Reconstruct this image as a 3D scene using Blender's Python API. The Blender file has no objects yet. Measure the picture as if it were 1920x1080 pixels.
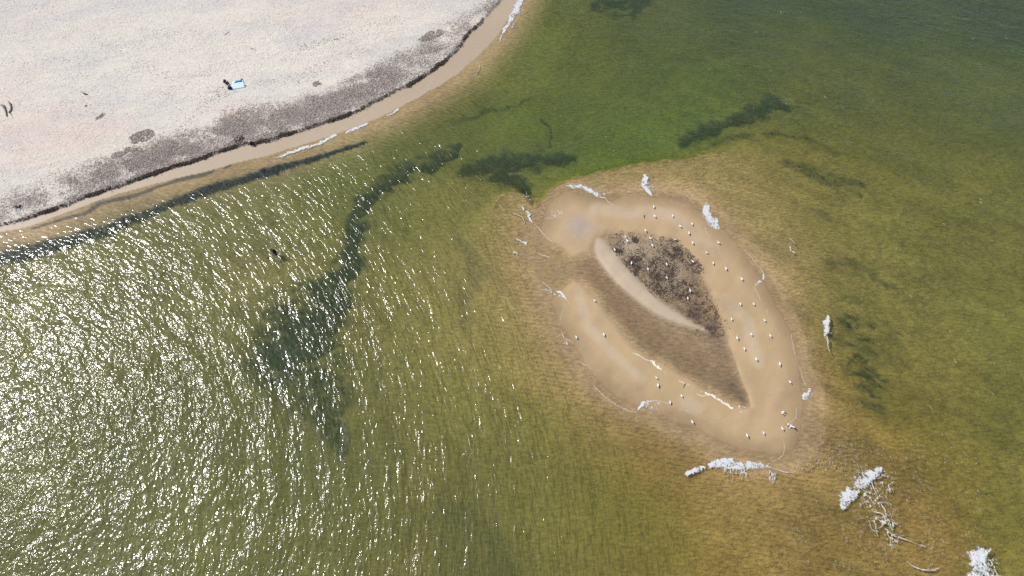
import bpy, bmesh, math, random
import numpy as np
from mathutils import Vector, Matrix
random.seed(7); rng = np.random.default_rng(7)
C = bpy.context.scene.collection
scn = bpy.context.scene

# ------------------------------------------------------------------ camera, world, sun, exposure
TILT = math.radians(28.0); CAMH = 90.0; FPX = 1297.0
cam_d = bpy.data.cameras.new('camera'); cam = bpy.data.objects.new('camera', cam_d); C.objects.link(cam)
cam_d.sensor_width = 36.0; cam_d.lens = 36.0 * FPX / 1920.0
cam_d.clip_start = 0.5; cam_d.clip_end = 8000
cam.location = (0, 0, CAMH); cam.rotation_euler = (TILT, 0, 0)
scn.camera = cam

SUN_AZ = math.radians(158.0); SUN_EL = math.radians(47.0)      # azimuth counter-clockwise from +X
w = bpy.data.worlds.new('World'); scn.world = w; w.use_nodes = True
nt = w.node_tree; bg = nt.nodes['Background']
sky = nt.nodes.new('ShaderNodeTexSky'); sky.sky_type = 'NISHITA'; sky.sun_disc = False
sky.sun_elevation = SUN_EL; sky.sun_rotation = math.radians(90.0) - SUN_AZ
nt.links.new(sky.outputs[0], bg.inputs[0]); bg.inputs[1].default_value = 0.12
sl = bpy.data.lights.new('sun', 'SUN'); sl.energy = 4.4; sl.angle = math.radians(0.53); sl.color = (1.0, 0.965, 0.925)
so = bpy.data.objects.new('sun', sl); C.objects.link(so)
sd = Vector((math.cos(SUN_AZ) * math.cos(SUN_EL), math.sin(SUN_AZ) * math.cos(SUN_EL), math.sin(SUN_EL)))
so.rotation_euler = (-sd).to_track_quat('-Z', 'Y').to_euler(); so.location = sd * 200
scn.view_settings.view_transform = 'Standard'; scn.view_settings.look = 'None'
scn.view_settings.gamma = 1.0; scn.view_settings.exposure = 0.0; scn.view_settings.use_curve_mapping = False
scn.render.engine = 'CYCLES'
scn.cycles.transparent_max_bounces = 12; scn.cycles.use_denoising = False; scn.cycles.max_bounces = 5; scn.cycles.diffuse_bounces = 2

# ------------------------------------------------------------------ survey: map points of the place
def P(px, py, z=0.0):
    """ground coordinates (metres) of a surveyed point lying at height z"""
    px = np.asarray(px, float); py = np.asarray(py, float)
    u = (px - 960) / FPX; v = (540 - py) / FPX
    yy = math.sin(TILT) + v * math.cos(TILT); dn = math.cos(TILT) - v * math.sin(TILT)
    k = (CAMH - z) / dn
    return np.stack([u * k, yy * k], -1)
def PL(pts, z=0.0):
    a = np.array(pts, float); return P(a[:, 0], a[:, 1], z)

def _h(ix, iy, s):
    n = (ix * 374761393 + iy * 668265263 + s * 1442695041) & 0xFFFFFFFF
    n = ((n ^ (n >> 13)) * 1274126177) & 0xFFFFFFFF
    n = (n ^ (n >> 16)) & 0xFFFFFFFF
    return n.astype(np.float64) / 4294967295.0
def vn(x, y, s=0):
    x = np.asarray(x, float); y = np.asarray(y, float)
    ix = np.floor(x).astype(np.int64); iy = np.floor(y).astype(np.int64)
    fx = x - ix; fy = y - iy; fx = fx * fx * (3 - 2 * fx); fy = fy * fy * (3 - 2 * fy)
    a = _h(ix, iy, s); b = _h(ix + 1, iy, s); c = _h(ix, iy + 1, s); d = _h(ix + 1, iy + 1, s)
    return (a * (1 - fx) + b * fx) * (1 - fy) + (c * (1 - fx) + d * fx) * fy
def fbm(x, y, sc, o=4, s=0, g=0.5):
    x = np.asarray(x, float) / sc; y = np.asarray(y, float) / sc
    t = 0; a = 1.0; n = 0
    for i in range(o):
        t = t + a * vn(x, y, s + i * 17); n += a; a *= g
        x, y = (x * 1.6 - y * 1.2) + 3.1, (x * 1.2 + y * 1.6) + 7.7
    return t / n
def sst(a, b, x):
    t = np.clip((x - a) / (b - a), 0, 1); return t * t * (3 - 2 * t)
def lerp(a, b, t): return a + (b - a) * t
def seg_d(X, Y, pts, vals=None):
    """distance to a polyline; with vals also the interpolated value at the nearest place"""
    best = np.full(X.shape, 1e9); bv = np.zeros(X.shape)
    for i in range(len(pts) - 1):
        ax, ay = pts[i]; bx, by = pts[i + 1]; dx, dy = bx - ax, by - ay
        t = np.clip(((X - ax) * dx + (Y - ay) * dy) / (dx * dx + dy * dy + 1e-12), 0, 1)
        d = np.hypot(X - ax - t * dx, Y - ay - t * dy)
        m = d < best; best = np.where(m, d, best)
        if vals is not None: bv = np.where(m, vals[i] * (1 - t) + vals[i + 1] * t, bv)
    return (best, bv) if vals is not None else best
def poly_sd(X, Y, pts):
    """signed distance to a closed polygon, negative inside"""
    pts = np.asarray(pts); d = seg_d(X, Y, np.vstack([pts, pts[:1]]))
    ins = np.zeros(X.shape, bool); n = len(pts)
    for i in range(n):
        x1, y1 = pts[i]; x2, y2 = pts[(i + 1) % n]
        if y1 == y2: continue
        c = ((y1 > Y) != (y2 > Y)) & (X < (x2 - x1) * (Y - y1) / (y2 - y1) + x1)
        ins ^= c
    return np.where(ins, -d, d)
def smooth_line(pts, n=3):
    pts = np.asarray(pts, float)
    for _ in range(n):
        q = np.empty((2 * len(pts), pts.shape[1])); q[0::2] = pts * 1.0; q[1::2] = pts
        a = pts[:-1] * .75 + pts[1:] * .25; b = pts[:-1] * .25 + pts[1:] * .75
        m = np.empty((2 * len(a), pts.shape[1])); m[0::2] = a; m[1::2] = b
        pts = np.vstack([pts[:1], m, pts[-1:]])
    return pts

# waterline of the big beach and the edge of the dry berm
WL = PL([(0,436),(60,424),(130,396),(200,371),(260,352),(320,338),(400,318),(450,304),(500,293),(560,274),(600,262),(640,248),
         (700,226),(760,197),(820,163),(860,138),(900,103),(930,70),(955,35),(975,0)])
WL = np.vstack([[[-3000., WL[0][1] - 750.]], [[-160., WL[0][1] - 16.]], WL, [[WL[-1][0] + 5, 128.]], [[WL[-1][0] + 60, 260.]], [[900., 3000.]]])
WLs = smooth_line(WL, 2)
WLpoly = np.vstack([WLs, [[-3000., 3000.]]])
BL = PL([(0,424),(40,414),(100,395),(150,375),(200,357),(250,340),(300,322),(350,308),(400,290),(450,277),(500,266),(550,250),(600,235),
         (650,218),(700,197),(750,170),(800,143),(830,120),(860,93),(885,62),(905,40),(935,8)])
BL = np.vstack([[[-3000., BL[0][1] - 740.]], [[-160., BL[0][1] - 14.]], BL, [[BL[-1][0] + 4, 126.]], [[BL[-1][0] + 50, 260.]], [[850., 3000.]]])
BLpoly = np.vstack([BL, [[-3000., 3000.]]])
WR = PL([(0,366),(60,345),(120,325),(200,300),(250,278),(300,262),(330,256),(400,238),(430,214),(500,203),(560,188),(620,166),(700,128),(760,95),(830,50),(870,30),(900,12),(930,-8)])
WRpoly = np.vstack([[[-160., BL[1][1]]], BL[2:-2], WR[::-1], [[-160., WR[0][1] - 14]]])

ISL = PL([(1012,400),(1022,374),(1045,355),(1062,346),(1100,360),(1140,366),(1170,361),(1200,356),(1235,360),(1270,364),(1300,374),(1330,394),
          (1360,424),(1385,449),(1410,481),(1435,514),(1455,549),(1475,584),(1490,619),(1500,654),(1510,689),(1518,724),(1523,760),(1522,800),
          (1508,838),(1482,861),(1450,868),(1420,862),(1380,851),(1340,836),(1300,816),(1250,797),(1200,773),(1170,764),(1130,737),(1095,702),
          (1070,667),(1050,632),(1035,602),(1022,567),(1016,537),(1012,510),(1000,480),(1000,450),(1005,425)])
ISLs = smooth_line(np.vstack([ISL, ISL[:1]]), 2)[:-1]
LAG = PL([(1112,446),(1122,432),(1160,429),(1200,431),(1240,438),(1280,455),(1305,480),(1325,520),(1345,560),(1362,600),(1375,640),(1385,680),
          (1395,715),(1408,745),(1412,764),(1398,771),(1370,760),(1330,740),(1290,715),(1250,692),(1215,675),(1185,655),(1165,630),(1140,595),
          (1120,570),(1100,545),(1085,533),(1050,530),(1015,533),(1005,505),(1040,490),(1080,478),(1105,470)])
SPIT = PL([(1113,447),(1122,442),(1133,448),(1150,475),(1175,505),(1205,535),(1240,565),(1275,588),(1300,605),(1330,622),(1300,616),(1255,603),
           (1212,580),(1170,547),(1140,515),(1118,485),(1111,465)])
SHELF = PL([(893,440),(905,400),(925,365),(960,352),(990,362),(1006,380),(1016,370),(1040,343),(1090,323),(1180,303),(1270,291),(1350,282),(1420,284),
            (1490,330),(1525,420),(1550,520),(1562,620),(1585,700),(1640,780),(1730,850),(1790,950),(1840,1040),(1840,1300),(1290,1300),(1310,1000),
            (1250,900),(1160,830),(1070,780),(1000,720),(955,640),(920,560),(895,490)], -0.3)

# soundings: px, py, depth, weed, green film
CP = np.array([
(0,560,1.2,0,.1),(0,800,1.4,0,.1),(0,1080,1.5,.05,.2),(250,650,1.3,0,.1),(250,950,1.6,.05,.2),(150,490,1.1,0,.1),(400,420,1.0,0,.3),(500,350,.95,0,.4),
(640,305,1.2,.05,.6),(450,500,1.15,0,.2),(400,800,1.7,.12,.1),(600,900,1.9,.2,.2),(450,1050,1.6,.1,.3),(750,420,1.35,.05,.45),(750,600,1.15,0,.25),
(850,500,1.0,.05,.2),(700,750,1.5,.1,.3),(850,750,1.25,0,.4),(1000,800,1.2,0,.4),(1000,950,1.4,.05,.4),(850,950,1.7,.15,.2),(900,1050,1.8,.18,.2),
(1150,950,1.3,0,.45),(1220,1060,1.2,0,.3),(900,650,1.0,0,.2),(950,560,.8,0,0),(1000,700,.9,0,.2),(1100,800,.9,0,.3),(1200,850,.85,0,.2),(800,850,1.5,.05,.3),
(1500,1090,1.0,0,.3),(1380,1090,1.0,0,.3),(1800,900,1.2,0,.2),(1900,950,1.35,0,.3),(1900,1070,1.2,0,.3),(1880,800,1.4,0,.35),(1750,720,1.3,.1,.1),
(1880,600,1.5,0,.4),(1700,600,1.35,.05,.1),(1610,500,1.2,.1,0),(1530,480,1.0,0,.1),(1450,400,.9,0,0),(1400,330,1.0,0,.1),(1500,300,1.2,.1,0),
(1700,450,1.4,0,.2),(1880,400,1.6,0,.2),(1700,300,1.7,.05,.2),(1880,200,2.4,.12,.1),(1750,150,2.4,.15,.1),(1880,30,3.3,.3,0),(1650,30,3.2,.3,0),
(1600,180,2.2,.25,.1),(1450,120,2.3,.2,.4),(1400,20,2.9,.35,.1),(1320,60,2.4,.35,.3),(1250,150,2.1,.15,.7),(1300,230,1.9,.02,.9),(1200,250,1.9,.02,.9),
(1150,290,1.8,.02,.9),(1100,120,1.8,.12,.7),(1030,80,1.4,0,.7),(980,160,1.5,.03,.6),(1050,200,1.9,.15,.7),(900,250,1.8,.25,.6),(980,230,1.7,.1,.8),
(820,230,1.6,.1,.5),(780,260,1.7,.15,.5),(1500,220,1.9,.1,.4),(1350,150,2.1,.1,.8),(1100,30,1.9,.1,.5),(1230,60,2.3,.3,.4),(870,400,1.2,.05,.3)])
CPxy = np.array([P(r[0], r[1], -r[2])for r in CP])
WEED = [  # (px, py, radius px) lines and strength
 ([(540,660,62),(585,600,62),(612,560,48),(640,510,26),(655,460,17),(665,410,13),(690,370,13),(730,335,19),(780,310,21),(830,285,13),(870,270,6)], 1.0),
 ([(590,680,50),(605,740,38),(625,800,26),(650,850,14)], .75),
 ([(470,690,38),(510,630,48),(570,560,30)], .5),
 ([(560,780,60),(640,860,50),(720,900,30)], .3),
 ([(700,600,30),(690,690,40)], .25),
 ([(900,280,40),(1010,290,45),(1080,270,30)], .35),
 ([(1350,250,30),(1440,215,40),(1520,240,30)], .3),
 ([(870,312,20),(930,312,30),(980,312,33),(1030,308,26),(1075,298,10)], 1.0),
 ([(940,330,18),(985,345,16),(1003,362,9)], 1.0),
 ([(1020,282,5),(1018,262,3),(1027,240,3),(1022,215,2)], .8),
 ([(830,245,5),(865,225,8),(900,205,9),(960,190,6),(1000,178,4)], .6),
 ([(1115,4,22),(1170,4,36),(1215,-8,30)], .95),
 ([(1280,262,11),(1325,246,12),(1365,230,16),(1405,208,25),(1440,190,20),(1475,200,12)], 1.0),
 ([(1310,278,4),(1380,262,9),(1450,250,8),(1540,262,3)], .6),
 ([(1500,295,6),(1540,275,14),(1580,285,10)], .45),
 ([(1470,300,4),(1520,318,10),(1575,338,12),(1620,345,5)], .6),
 ([(1480,190,6),(1540,200,6)], .4),
 ([(1520,395,5),(1545,415,8),(1570,430,4)], .4),
 ([(1555,505,8),(1590,515,14),(1640,520,5)], .5),
 ([(1565,570,8),(1595,620,15),(1622,670,18),(1645,730,17),(1655,790,8)], .34),
 ([(1640,560,10),(1680,640,14),(1700,700,10)], .28),
 ([(840,900,8),(830,960,26),(890,980,20),(925,1035,20),(960,1090,16)], .42),
 ([(740,860,10),(700,800,18)], .3),
 ([(868,440,10),(880,520,16),(872,600,12)], .35),
 ([(690,520,8),(720,600,14),(700,640,10)], .2),
 ([(1180,60,14),(1230,120,20),(1300,100,25)], .35),
 ([(1560,90,30),(1620,120,25)], .4),([(1620,20,30),(1700,40,40),(1850,60,30)], .4),
]
SHORE_WEED = [
 ([(-60,500,16),(60,470,13),(140,447,12),(200,428,11),(260,405,10),(330,378,9),(400,353,10),(450,338,10),(520,317,8),(580,300,5),(640,281,3.5),(685,267,2.5)], 1.0),
 ([(60,430,2),(160,400,4),(175,392,7),(188,384,4),(255,367,5),(300,350,3),(330,342,6),(385,327,5),(400,322,3)], .75),
 ([(425,315,4),(432,313,4)], .7),([(490,290,5),(497,286,3)], .6)]

_r = random.Random(5)
for (xa_, ya_), (xb_, yb_), n_, len_, rad_, st_ in (((1570,585),(1650,770),20,70,7,.75), ((1590,560),(1700,690),12,80,5,.4), ((1470,300),(1590,350),8,60,6,.55),
        ((1540,500),(1640,530),6,70,6,.5), ((1480,195),(1580,290),8,70,6,.4), ((1340,240),(1470,200),7,50,8,.5), ((500,600),(600,720),8,70,16,.5), ((880,300),(1060,320),7,60,10,.5)):
    for k_ in range(n_):
        t_ = (k_ + _r.random()) / n_; cx_ = xa_ + (xb_ - xa_) * t_ + _r.uniform(-14, 22); cy_ = ya_ + (yb_ - ya_) * t_ + _r.uniform(-9, 9)
        L2 = len_ * _r.uniform(.5, 1.2); an_ = math.radians(_r.uniform(12, 34) * (1 if xa_ > 1350 else -1.5)); dx_, dy_ = L2 * math.cos(an_), L2 * math.sin(an_)
        WEED.append(([(cx_ - dx_ * .3, cy_ - dy_ * .3, 2), (cx_, cy_, rad_ * _r.uniform(.6, 1.2)), (cx_ + dx_ * .7, cy_ + dy_ * .7, 2)], st_ * _r.uniform(.6, 1.1)))
def smax(a, b, k=.05):
    return np.maximum(a, b)
def fields(X, Y):
    X = np.asarray(X, float); Y = np.asarray(Y, float)
    wob = (fbm(X, Y, 3.0, 3, 5) - .5); wob2 = (fbm(X, Y, 9.0, 4, 9) - .5); fine = (fbm(X, Y, 1.2, 3, 21) - .5)
    # soundings, inverse-distance
    sw = np.zeros(X.shape); D = np.zeros(X.shape); W = np.zeros(X.shape); G = np.zeros(X.shape)
    Xw = X + 3.0 * wob2; Yw = Y + 3.0 * (fbm(X, Y, 9.0, 4, 77) - .5)
    for k in range(len(CP)):
        q = 1.0 / ((Xw - CPxy[k, 0]) ** 2 + (Yw - CPxy[k, 1]) ** 2 + 9.0) ** 1.7
        sw += q; D += q * CP[k, 2]; W += q * CP[k, 3]; G += q * CP[k, 4]
    D /= sw; W /= sw; G /= sw
    W = W * (0.35 + 1.3 * fbm(X, Y, 5.0, 5, 33))
    fib = fbm(X * 1.0 + 2.0 * wob, Y * 1.7, 2.2, 4, 61)
    ca, sa_ = math.cos(math.radians(-28)), math.sin(math.radians(-28))
    str_ = fbm((X * ca + Y * sa_) / 4.5, (-X * sa_ + Y * ca), .9, 4, 63)
    w5 = fbm(X, Y, 6.5, 4, 205) - .5; w6 = fbm(X, Y, 6.5, 4, 209) - .5
    for pts, s in WEED:
        a = np.array(pts, float); xy = P(a[:, 0], a[:, 1], -1.3); r = a[:, 2] * 0.085
        d, rr = seg_d(X + 5.0 * w5 + 1.2 * wob, Y + 4.0 * w6 + 1.0 * fine, xy, r)
        q = 1 - sst(.05, 1.95 + .5 * (1 - s), d / np.maximum(rr, .15) + 2.3 * (fib - .5) + (1.9 if a[0, 0] > 1300 and s < .95 else .5) * (str_ - .5))
        W = np.maximum(W, s * q * np.clip(.35 + 1.5 * (str_ if s < .9 and a[0, 0] > 1300 else fib), .3, 1))
    # shelf round the sandbar
    ds = poly_sd(X + 1.2 * wob, Y + 1.2 * fine, SHELF)
    north = (1 - sst(0.0, 14.0, X - P(1330, 300)[0])) * sst(-3, 5, Y - P(1000, 420)[1])
    soft = lerp(5.5, 0.9, north)
    ins = 1 - sst(-soft, soft * .8, ds)
    di = poly_sd(X + 1.3 * wob, Y + 1.1 * fine, ISLs)
    se = sst(0, 10, X - P(1330, 900)[0]) * (1 - sst(-6, 10, Y - P(1500, 870)[1]))
    dsh = 0.06 + .10 * sst(.5, 4, di) + .40 * sst(0, 7.0, di) + .25 * sst(5, 16, di) * (1 - se) + .10 * wob2
    D = lerp(D, np.minimum(D, dsh), ins); W = W * (1 - .9 * ins * (1 - sst(3.0, 9, di))); G = G * (1 - .9 * ins)
    D = D + .35 * sst(.3, 1, W) * (1 - ins)
    z = -D + .16 * wob2 * sst(.6, 1.4, D)
    # beach
    db = poly_sd(X + .35 * fine, Y + .35 * wob, WLpoly)            # <0 on land
    dB = poly_sd(X + .9 * fine, Y + .9 * wob, BLpoly)
    near = 1 - sst(2.5, 9.0, db)
    zb = -(0.03 + .30 * sst(0, 4.5, db) + .30 * sst(4, 9, db))
    z = np.where(db > 0, lerp(z, np.maximum(z, zb), near), z)
    W = W * np.where(db > 0, 1 - (1 - sst(5, 9, db)), 0)
    for pts, s in SHORE_WEED:
        a = np.array(pts, float); xy = P(a[:, 0], a[:, 1], -.2); r = a[:, 2] * 0.088
        d, rr = seg_d(X + .5 * fine, Y + .5 * wob, xy, r)
        W = np.maximum(W, s * (1 - sst(.5, 1.5, d / rr + 1.1 * (fib - .5))) * (db > .0))
    land = -db
    zl = np.minimum(.22, .045 * land) + .14 * (1 - sst(-.25, .15, dB)) + .011 * np.clip(-dB, 0, 60) + np.clip(-dB - 60, 0, 40) * .02
    zl = zl + (.10 * wob2 + .05 * wob) * sst(2, 12, -dB)
    z = np.where(db <= 0, np.maximum(zl, .004 * land), z)
    # sandbar
    on = -di
    dl = poly_sd(X + .35 * wob, Y + .35 * fine, LAG); dsp = poly_sd(X + .2 * wob, Y + .2 * fine, SPIT)
    zi = -.03 + .10 * sst(0, 3.0, on) + .05 * sst(2, 6, on)
    gap = 1 - sst(2.6, 5.8, np.hypot(X - P(1020, 500)[0], (Y - P(1020, 500)[1])))
    zi = lerp(zi, -.20, gap)
    low = sst(0, 1, (P(1120, 500)[1] - Y + .9 * (X - P(1120, 500)[0]) * -0.0) * 0)      # placeholder 0
    # distance from the south-west arm: deepest trough hugs it
    TR = PL([(1040,512),(1090,505),(1140,560),(1190,620),(1250,665),(1320,705),(1385,745)])
    dt = seg_d(X, Y, TR)
    zlag = lerp(-.20, -.02, sst(.5, 6.5, dt)) + .05 * wob
    mud = 1 - sst(4.5, 8.0, np.hypot(X - P(1225, 480)[0], (Y - P(1225, 480)[1]) * .9))
    zlag = lerp(zlag, .02 + .05 * (fbm(X, Y, 2, 3, 3) - .3), mud)
    zi = lerp(zi, zlag, (1 - sst(-1.1, .3, dl)))
    zi = np.maximum(zi, -.05 + .14 * (1 - sst(-.9, .25, dsp)))
    z = np.where(di < 0, zi, np.where(di < .6, lerp(zi, z, sst(0, .6, di)), z))
    W = np.where(di < 0, 0, W)
    return dict(z=z, W=np.clip(W, 0, 1), G=np.clip(G, 0, 1), db=db, dB=dB, di=di, dl=dl, dsp=dsp, dt=dt, ins=ins, mud=mud,
                wob=wob, wob2=wob2, fine=fine, fib=fib, se=se, gap=gap)

def gauss(X, Y, px, py, r, z=0, ax=1.0):
    c = P(px, py, z); return np.exp(-(((X - c[0]) / (r * ax)) ** 2 + ((Y - c[1]) / r) ** 2))
def wrack_mask(X, Y, f):
    dw = poly_sd(X + 2.2 * f['wob'], Y + 2.2 * f['wob2'], WRpoly)
    K = 1 - sst(-3.2, 1.6, dw)
    br = fbm(X * .8 + Y * .5, Y, 2.6, 5, 41)
    K = K * np.clip(.42 + 1.8 * (br - .36), .08, 1)
    K = np.maximum(K, .75 * (1 - sst(.25, 1.6, np.abs(f['dB'] + .5))) * sst(.35, .65, fbm(X, Y, 3, 3, 91) + .05))
    aa = X * .94 + Y * .34; bb_ = -X * .34 + Y * .94
    K = K * np.clip(.30 + 1.45 * fbm(aa / 4.5, bb_, 1.0, 4, 95), .25, 1.2)
    left = sst(P(120, 380)[0], P(330, 300)[0], X)
    K = K * lerp(.55, 1.0, left) * lerp(1, .45, sst(P(690, 180)[0], P(800, 60)[0], X))
    return np.clip(K, 0, 1) * (f['dB'] < .12)

MUDW = [(1190,498,1.7),(1225,510,1.9),(1255,515,1.4),(1262,470,1.5),(1285,480,1.3),(1300,500,1.1),(1158,472,.8),(1190,448,.45),(1240,455,.8),
        (1300,560,1.6),(1315,590,1.7),(1330,610,1.5),(1345,660,1.0),(1275,540,1.5),(1205,480,.5),(1210,530,1.0),(1240,540,1.0),(1345,640,.9),(1300,535,.9)]
def mud_mask(X, Y, f):
    m = np.zeros(X.shape)
    for a, b, r in MUDW: m = np.maximum(m, gauss(X, Y, a, b, r * 1.15))
    return np.clip(m * (.35 + 1.5 * fbm(X, Y, .9, 3, 55)), 0, 1) * (.30 + .70 * sst(.38, .66, fbm(X, Y, .8, 4, 57))) * (f['dl'] < 0) * (f['dsp'] > .1)

# ------------------------------------------------------------------ grids
def axis(a, b, st, far):
    core = np.arange(a, b + st * .5, st); out = []; d = st; x = 0
    while x < far:
        d *= 1.28; x += d; out.append(x)
    out = np.array(out)
    return np.concatenate([(core[0] - out)[::-1], core, core[-1] + out])
GX = axis(-103, 103, .25, 2400.); GY = axis(2, 117, .25, 2400.)
X, Y = np.meshgrid(GX, GY)
F = fields(X, Y); Z = F['z']
from bisect import bisect
def H(x, y):
    i = min(max(bisect(GX.tolist() if False else _gx, x) - 1, 0), len(_gx) - 2); j = min(max(bisect(_gy, y) - 1, 0), len(_gy) - 2)
    tx = (x - _gx[i]) / (_gx[i + 1] - _gx[i]); ty = (y - _gy[j]) / (_gy[j + 1] - _gy[j])
    return float((Z[j, i] * (1 - tx) + Z[j, i + 1] * tx) * (1 - ty) + (Z[j + 1, i] * (1 - tx) + Z[j + 1, i + 1] * tx) * ty)
_gx = GX.tolist(); _gy = GY.tolist()
def HV(x, y):
    i = np.clip(np.searchsorted(GX, x) - 1, 0, len(GX) - 2); j = np.clip(np.searchsorted(GY, y) - 1, 0, len(GY) - 2)
    tx = (x - GX[i]) / (GX[i + 1] - GX[i]); ty = (y - GY[j]) / (GY[j + 1] - GY[j])
    return (Z[j, i] * (1 - tx) + Z[j, i + 1] * tx) * (1 - ty) + (Z[j + 1, i] * (1 - tx) + Z[j + 1, i + 1] * tx) * ty
def AT(px, py, floor=None):
    """point of the ground (or of the water surface where that is higher)"""
    z = 0.0
    for _ in range(5):
        q = P(px, py, z); z = H(float(q[0]), float(q[1]))
        if floor is not None: z = max(z, floor)
    return float(q[0]), float(q[1]), z

# true colours of the ground
def rgb(*c): return np.array(c, float)
DRY = rgb(.632, .578, .486); PINK = rgb(.62, .505, .425); GREY = rgb(.50, .475, .45)
WET = rgb(.415, .318, .222); BARE = rgb(.440, .308, .166); PALE = rgb(.50, .392, .268)
BED = rgb(.365, .252, .118); SHSAND = rgb(.345, .240, .125); MUDC = rgb(.275, .185, .108); WEEDC = rgb(.028, .038, .044); ALG = rgb(.135, .25, .045)
def mixc(c, d, t): return c + (d - c) * t[..., None]
def colours(X, Y, f):
    z = f['z']; col = np.zeros(X.shape + (3,)) + BED
    col = mixc(col, rgb(.36, .215, .075), np.clip(gauss(X, Y, 1560, 980, 22, -.5, 1.6) + .6 * gauss(X, Y, 1330, 950, 14, -.5, 1.4) + .45 * gauss(X, Y, 1600, 800, 14, -.5), 0, 1) * .9)
    col = mixc(col, rgb(.24, .195, .125), (1 - sst(-55, 2, X - .25 * (Y - 45))) * .75)
    col = mixc(col, ALG, .68 * f['G'] ** 1.9)
    col = mixc(col, SHSAND, f['ins'] * (1 - .75 * sst(.3, 3.0, f['di'] + .6 * f['wob'])) * (1 - sst(4, 14, f['di'])))
    nb = 1 - sst(1.5, 6, f['db']); col = mixc(col, SHSAND, nb * .8)
    patch = fbm(X + 4 * f['wob2'], Y * 1.3, 6.5, 4, 71)
    col = col * (1 + .42 * (patch - .5) + .12 * f['fine'])[..., None]
    c3, s3 = math.cos(math.radians(-30)), math.sin(math.radians(-30)); u3 = X * c3 + Y * s3; v3 = -X * s3 + Y * c3
    sk = fbm(u3 / 5.0 + 2 * f['wob2'], v3, 1.5, 4, 181); bl = fbm(X, Y, 14, 3, 187)
    col = col * (1 + .55 * (sk - .5) * sst(5, 35, X) + .30 * (bl - .5))[..., None]
    col = mixc(col, WEEDC, np.clip(f['W'] * .98, 0, 1))
    # beach
    Lm = (f['db'] < 0)
    a = X * .94 + Y * .34; b = -X * .34 + Y * .94                      # along / across the beach
    n1 = fbm(a / 3.2, b, 5.5, 4, 101); n2 = fbm(a / 4.0, b, 3.4, 5, 131)
    dry = np.zeros_like(col) + DRY
    tp = np.clip(gauss(X, Y, 60, 255, 6, .5, 2.4) + .9 * gauss(X, Y, 160, 235, 3.5, .5, 2.2) + .7 * gauss(X, Y, 640, 10, 7, .6, 2.5) + .4 * gauss(X, Y, 30, 20, 8, .6, 1.5) + 1.0 * sst(.52, .78, n1) * .55, 0, 1)
    dry = mixc(dry, PINK, tp * .8)
    dry = mixc(dry, GREY, np.clip(.85 * sst(.42, .75, n2) + .35 * gauss(X, Y, 150, 70, 12, .6, 2), 0, 1) * .6)
    K = wrack_mask(X, Y, f)
    dry = mixc(dry, rgb(.40, .345, .295), K * .8)
    scarp = np.exp(-((f['dB'] + .12) / .2) ** 2) * (.2 + .8 * sst(.46, .62, fbm(X, Y, 2.2, 3, 44)))
    dry = mixc(dry, rgb(.10, .085, .075), scarp * .8)
    ws = mixc(np.zeros_like(col) + WET, PALE * .88, np.clip(sst(.42, .7, n1) * .5 + .2, 0, 1))
    bc = mixc(ws, dry, 1 - sst(-.25, .1, f['dB']))
    col = np.where(Lm[..., None], bc, col)
    # sandbar
    Im = f['di'] < .0; on = -f['di']
    ic = mixc(np.zeros_like(col) + rgb(.30, .205, .108), BARE, sst(.7, 4.0, on + .5 * f['wob']))
    pal = np.zeros(X.shape)
    for pts, r in (([(1120,392),(1160,397),(1215,398),(1260,404),(1300,430),(1330,470)], 1.25), ([(1085,545),(1100,610),(1150,665),(1200,710)], .75),
                   ([(1290,755),(1300,765)], 1.1), ([(1360,560),(1400,600),(1420,680)], .9)):
        d = seg_d(X + .5 * f['wob'], Y, PL(pts)); pal = np.maximum(pal, 1 - sst(r * .4, r * 1.5, d))
    ic = mixc(ic, PALE, pal * .55)
    ic = mixc(ic, BARE * .86, .5 * sst(.5, .75, fbm(X, Y, 5, 3, 151)))
    ic = mixc(ic, rgb(.36, .30, .255), .8 * gauss(X, Y, 1088, 425, 2.3))
    lagm = 1 - sst(-1.9, .35, f['dl'] + 1.2 * f['wob'] + .8 * f['fine'])
    lc = mixc(np.zeros_like(col) + MUDC, rgb(.30, .23, .13), sst(.5, .8, fbm(X, Y, 3, 4, 12)) * .5)
    lc = mixc(lc, rgb(.185, .125, .066), .6 * (1 - sst(.3, 4.2, f['dt'])))
    lc = mixc(lc, rgb(.30, .23, .155), .75 * f['mud'] * (1 - .5 * sst(.4, .6, fbm(X, Y, 2, 4, 19))))
    lc = mixc(lc, PALE * .92, .8 * gauss(X, Y, 1178, 448, 1.1) + .5 * gauss(X, Y, 1190, 475, 1.6, 0, 1.3))
    west = 1 - sst(P(1050, 500)[0], P(1115, 500)[0], X); lc = mixc(lc, SHSAND, west)
    for a_, b_, r_ in ((1385,728,1.6),(1400,748,.9),(1330,620,1.5),(1300,590,1.5)): lc = mixc(lc, rgb(.075, .06, .04), .55 * gauss(X, Y, a_, b_, r_) * (.5 + fbm(X, Y, .8, 3, 8)))
    lc = mixc(lc, rgb(.12, .09, .07), .40 * mud_mask(X, Y, f))
    spm = 1 - sst(-.7, .5, f['dsp'] + .5 * f['wob']); lc = mixc(lc, PALE * .95, spm)
    ic = mixc(ic, lc, np.maximum(lagm, spm))
    tex = fbm((X * .5 + Y * .86) / 3.0, (X * .86 - Y * .5), 1.5, 5, 171)
    ic = ic * (1 + .26 * (tex - .5) + .10 * f['fine'])[..., None]
    ic = mixc(ic, SHSAND * .85, f['gap'] * .9)
    col = mixc(col, ic, 1 - sst(-.1, .5, f['di']))
    # masks: R footprints, G ripples, B wetness
    R = (1 - sst(-.8, -.1, f['dB'])) * Lm
    Gm = np.where(z < -.04, 1.0, 0) * (1 - .75 * f['W']) * (.55 + .45 * np.maximum(f['ins'], lagm)) * sst(.04, .18, -z)
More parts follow.
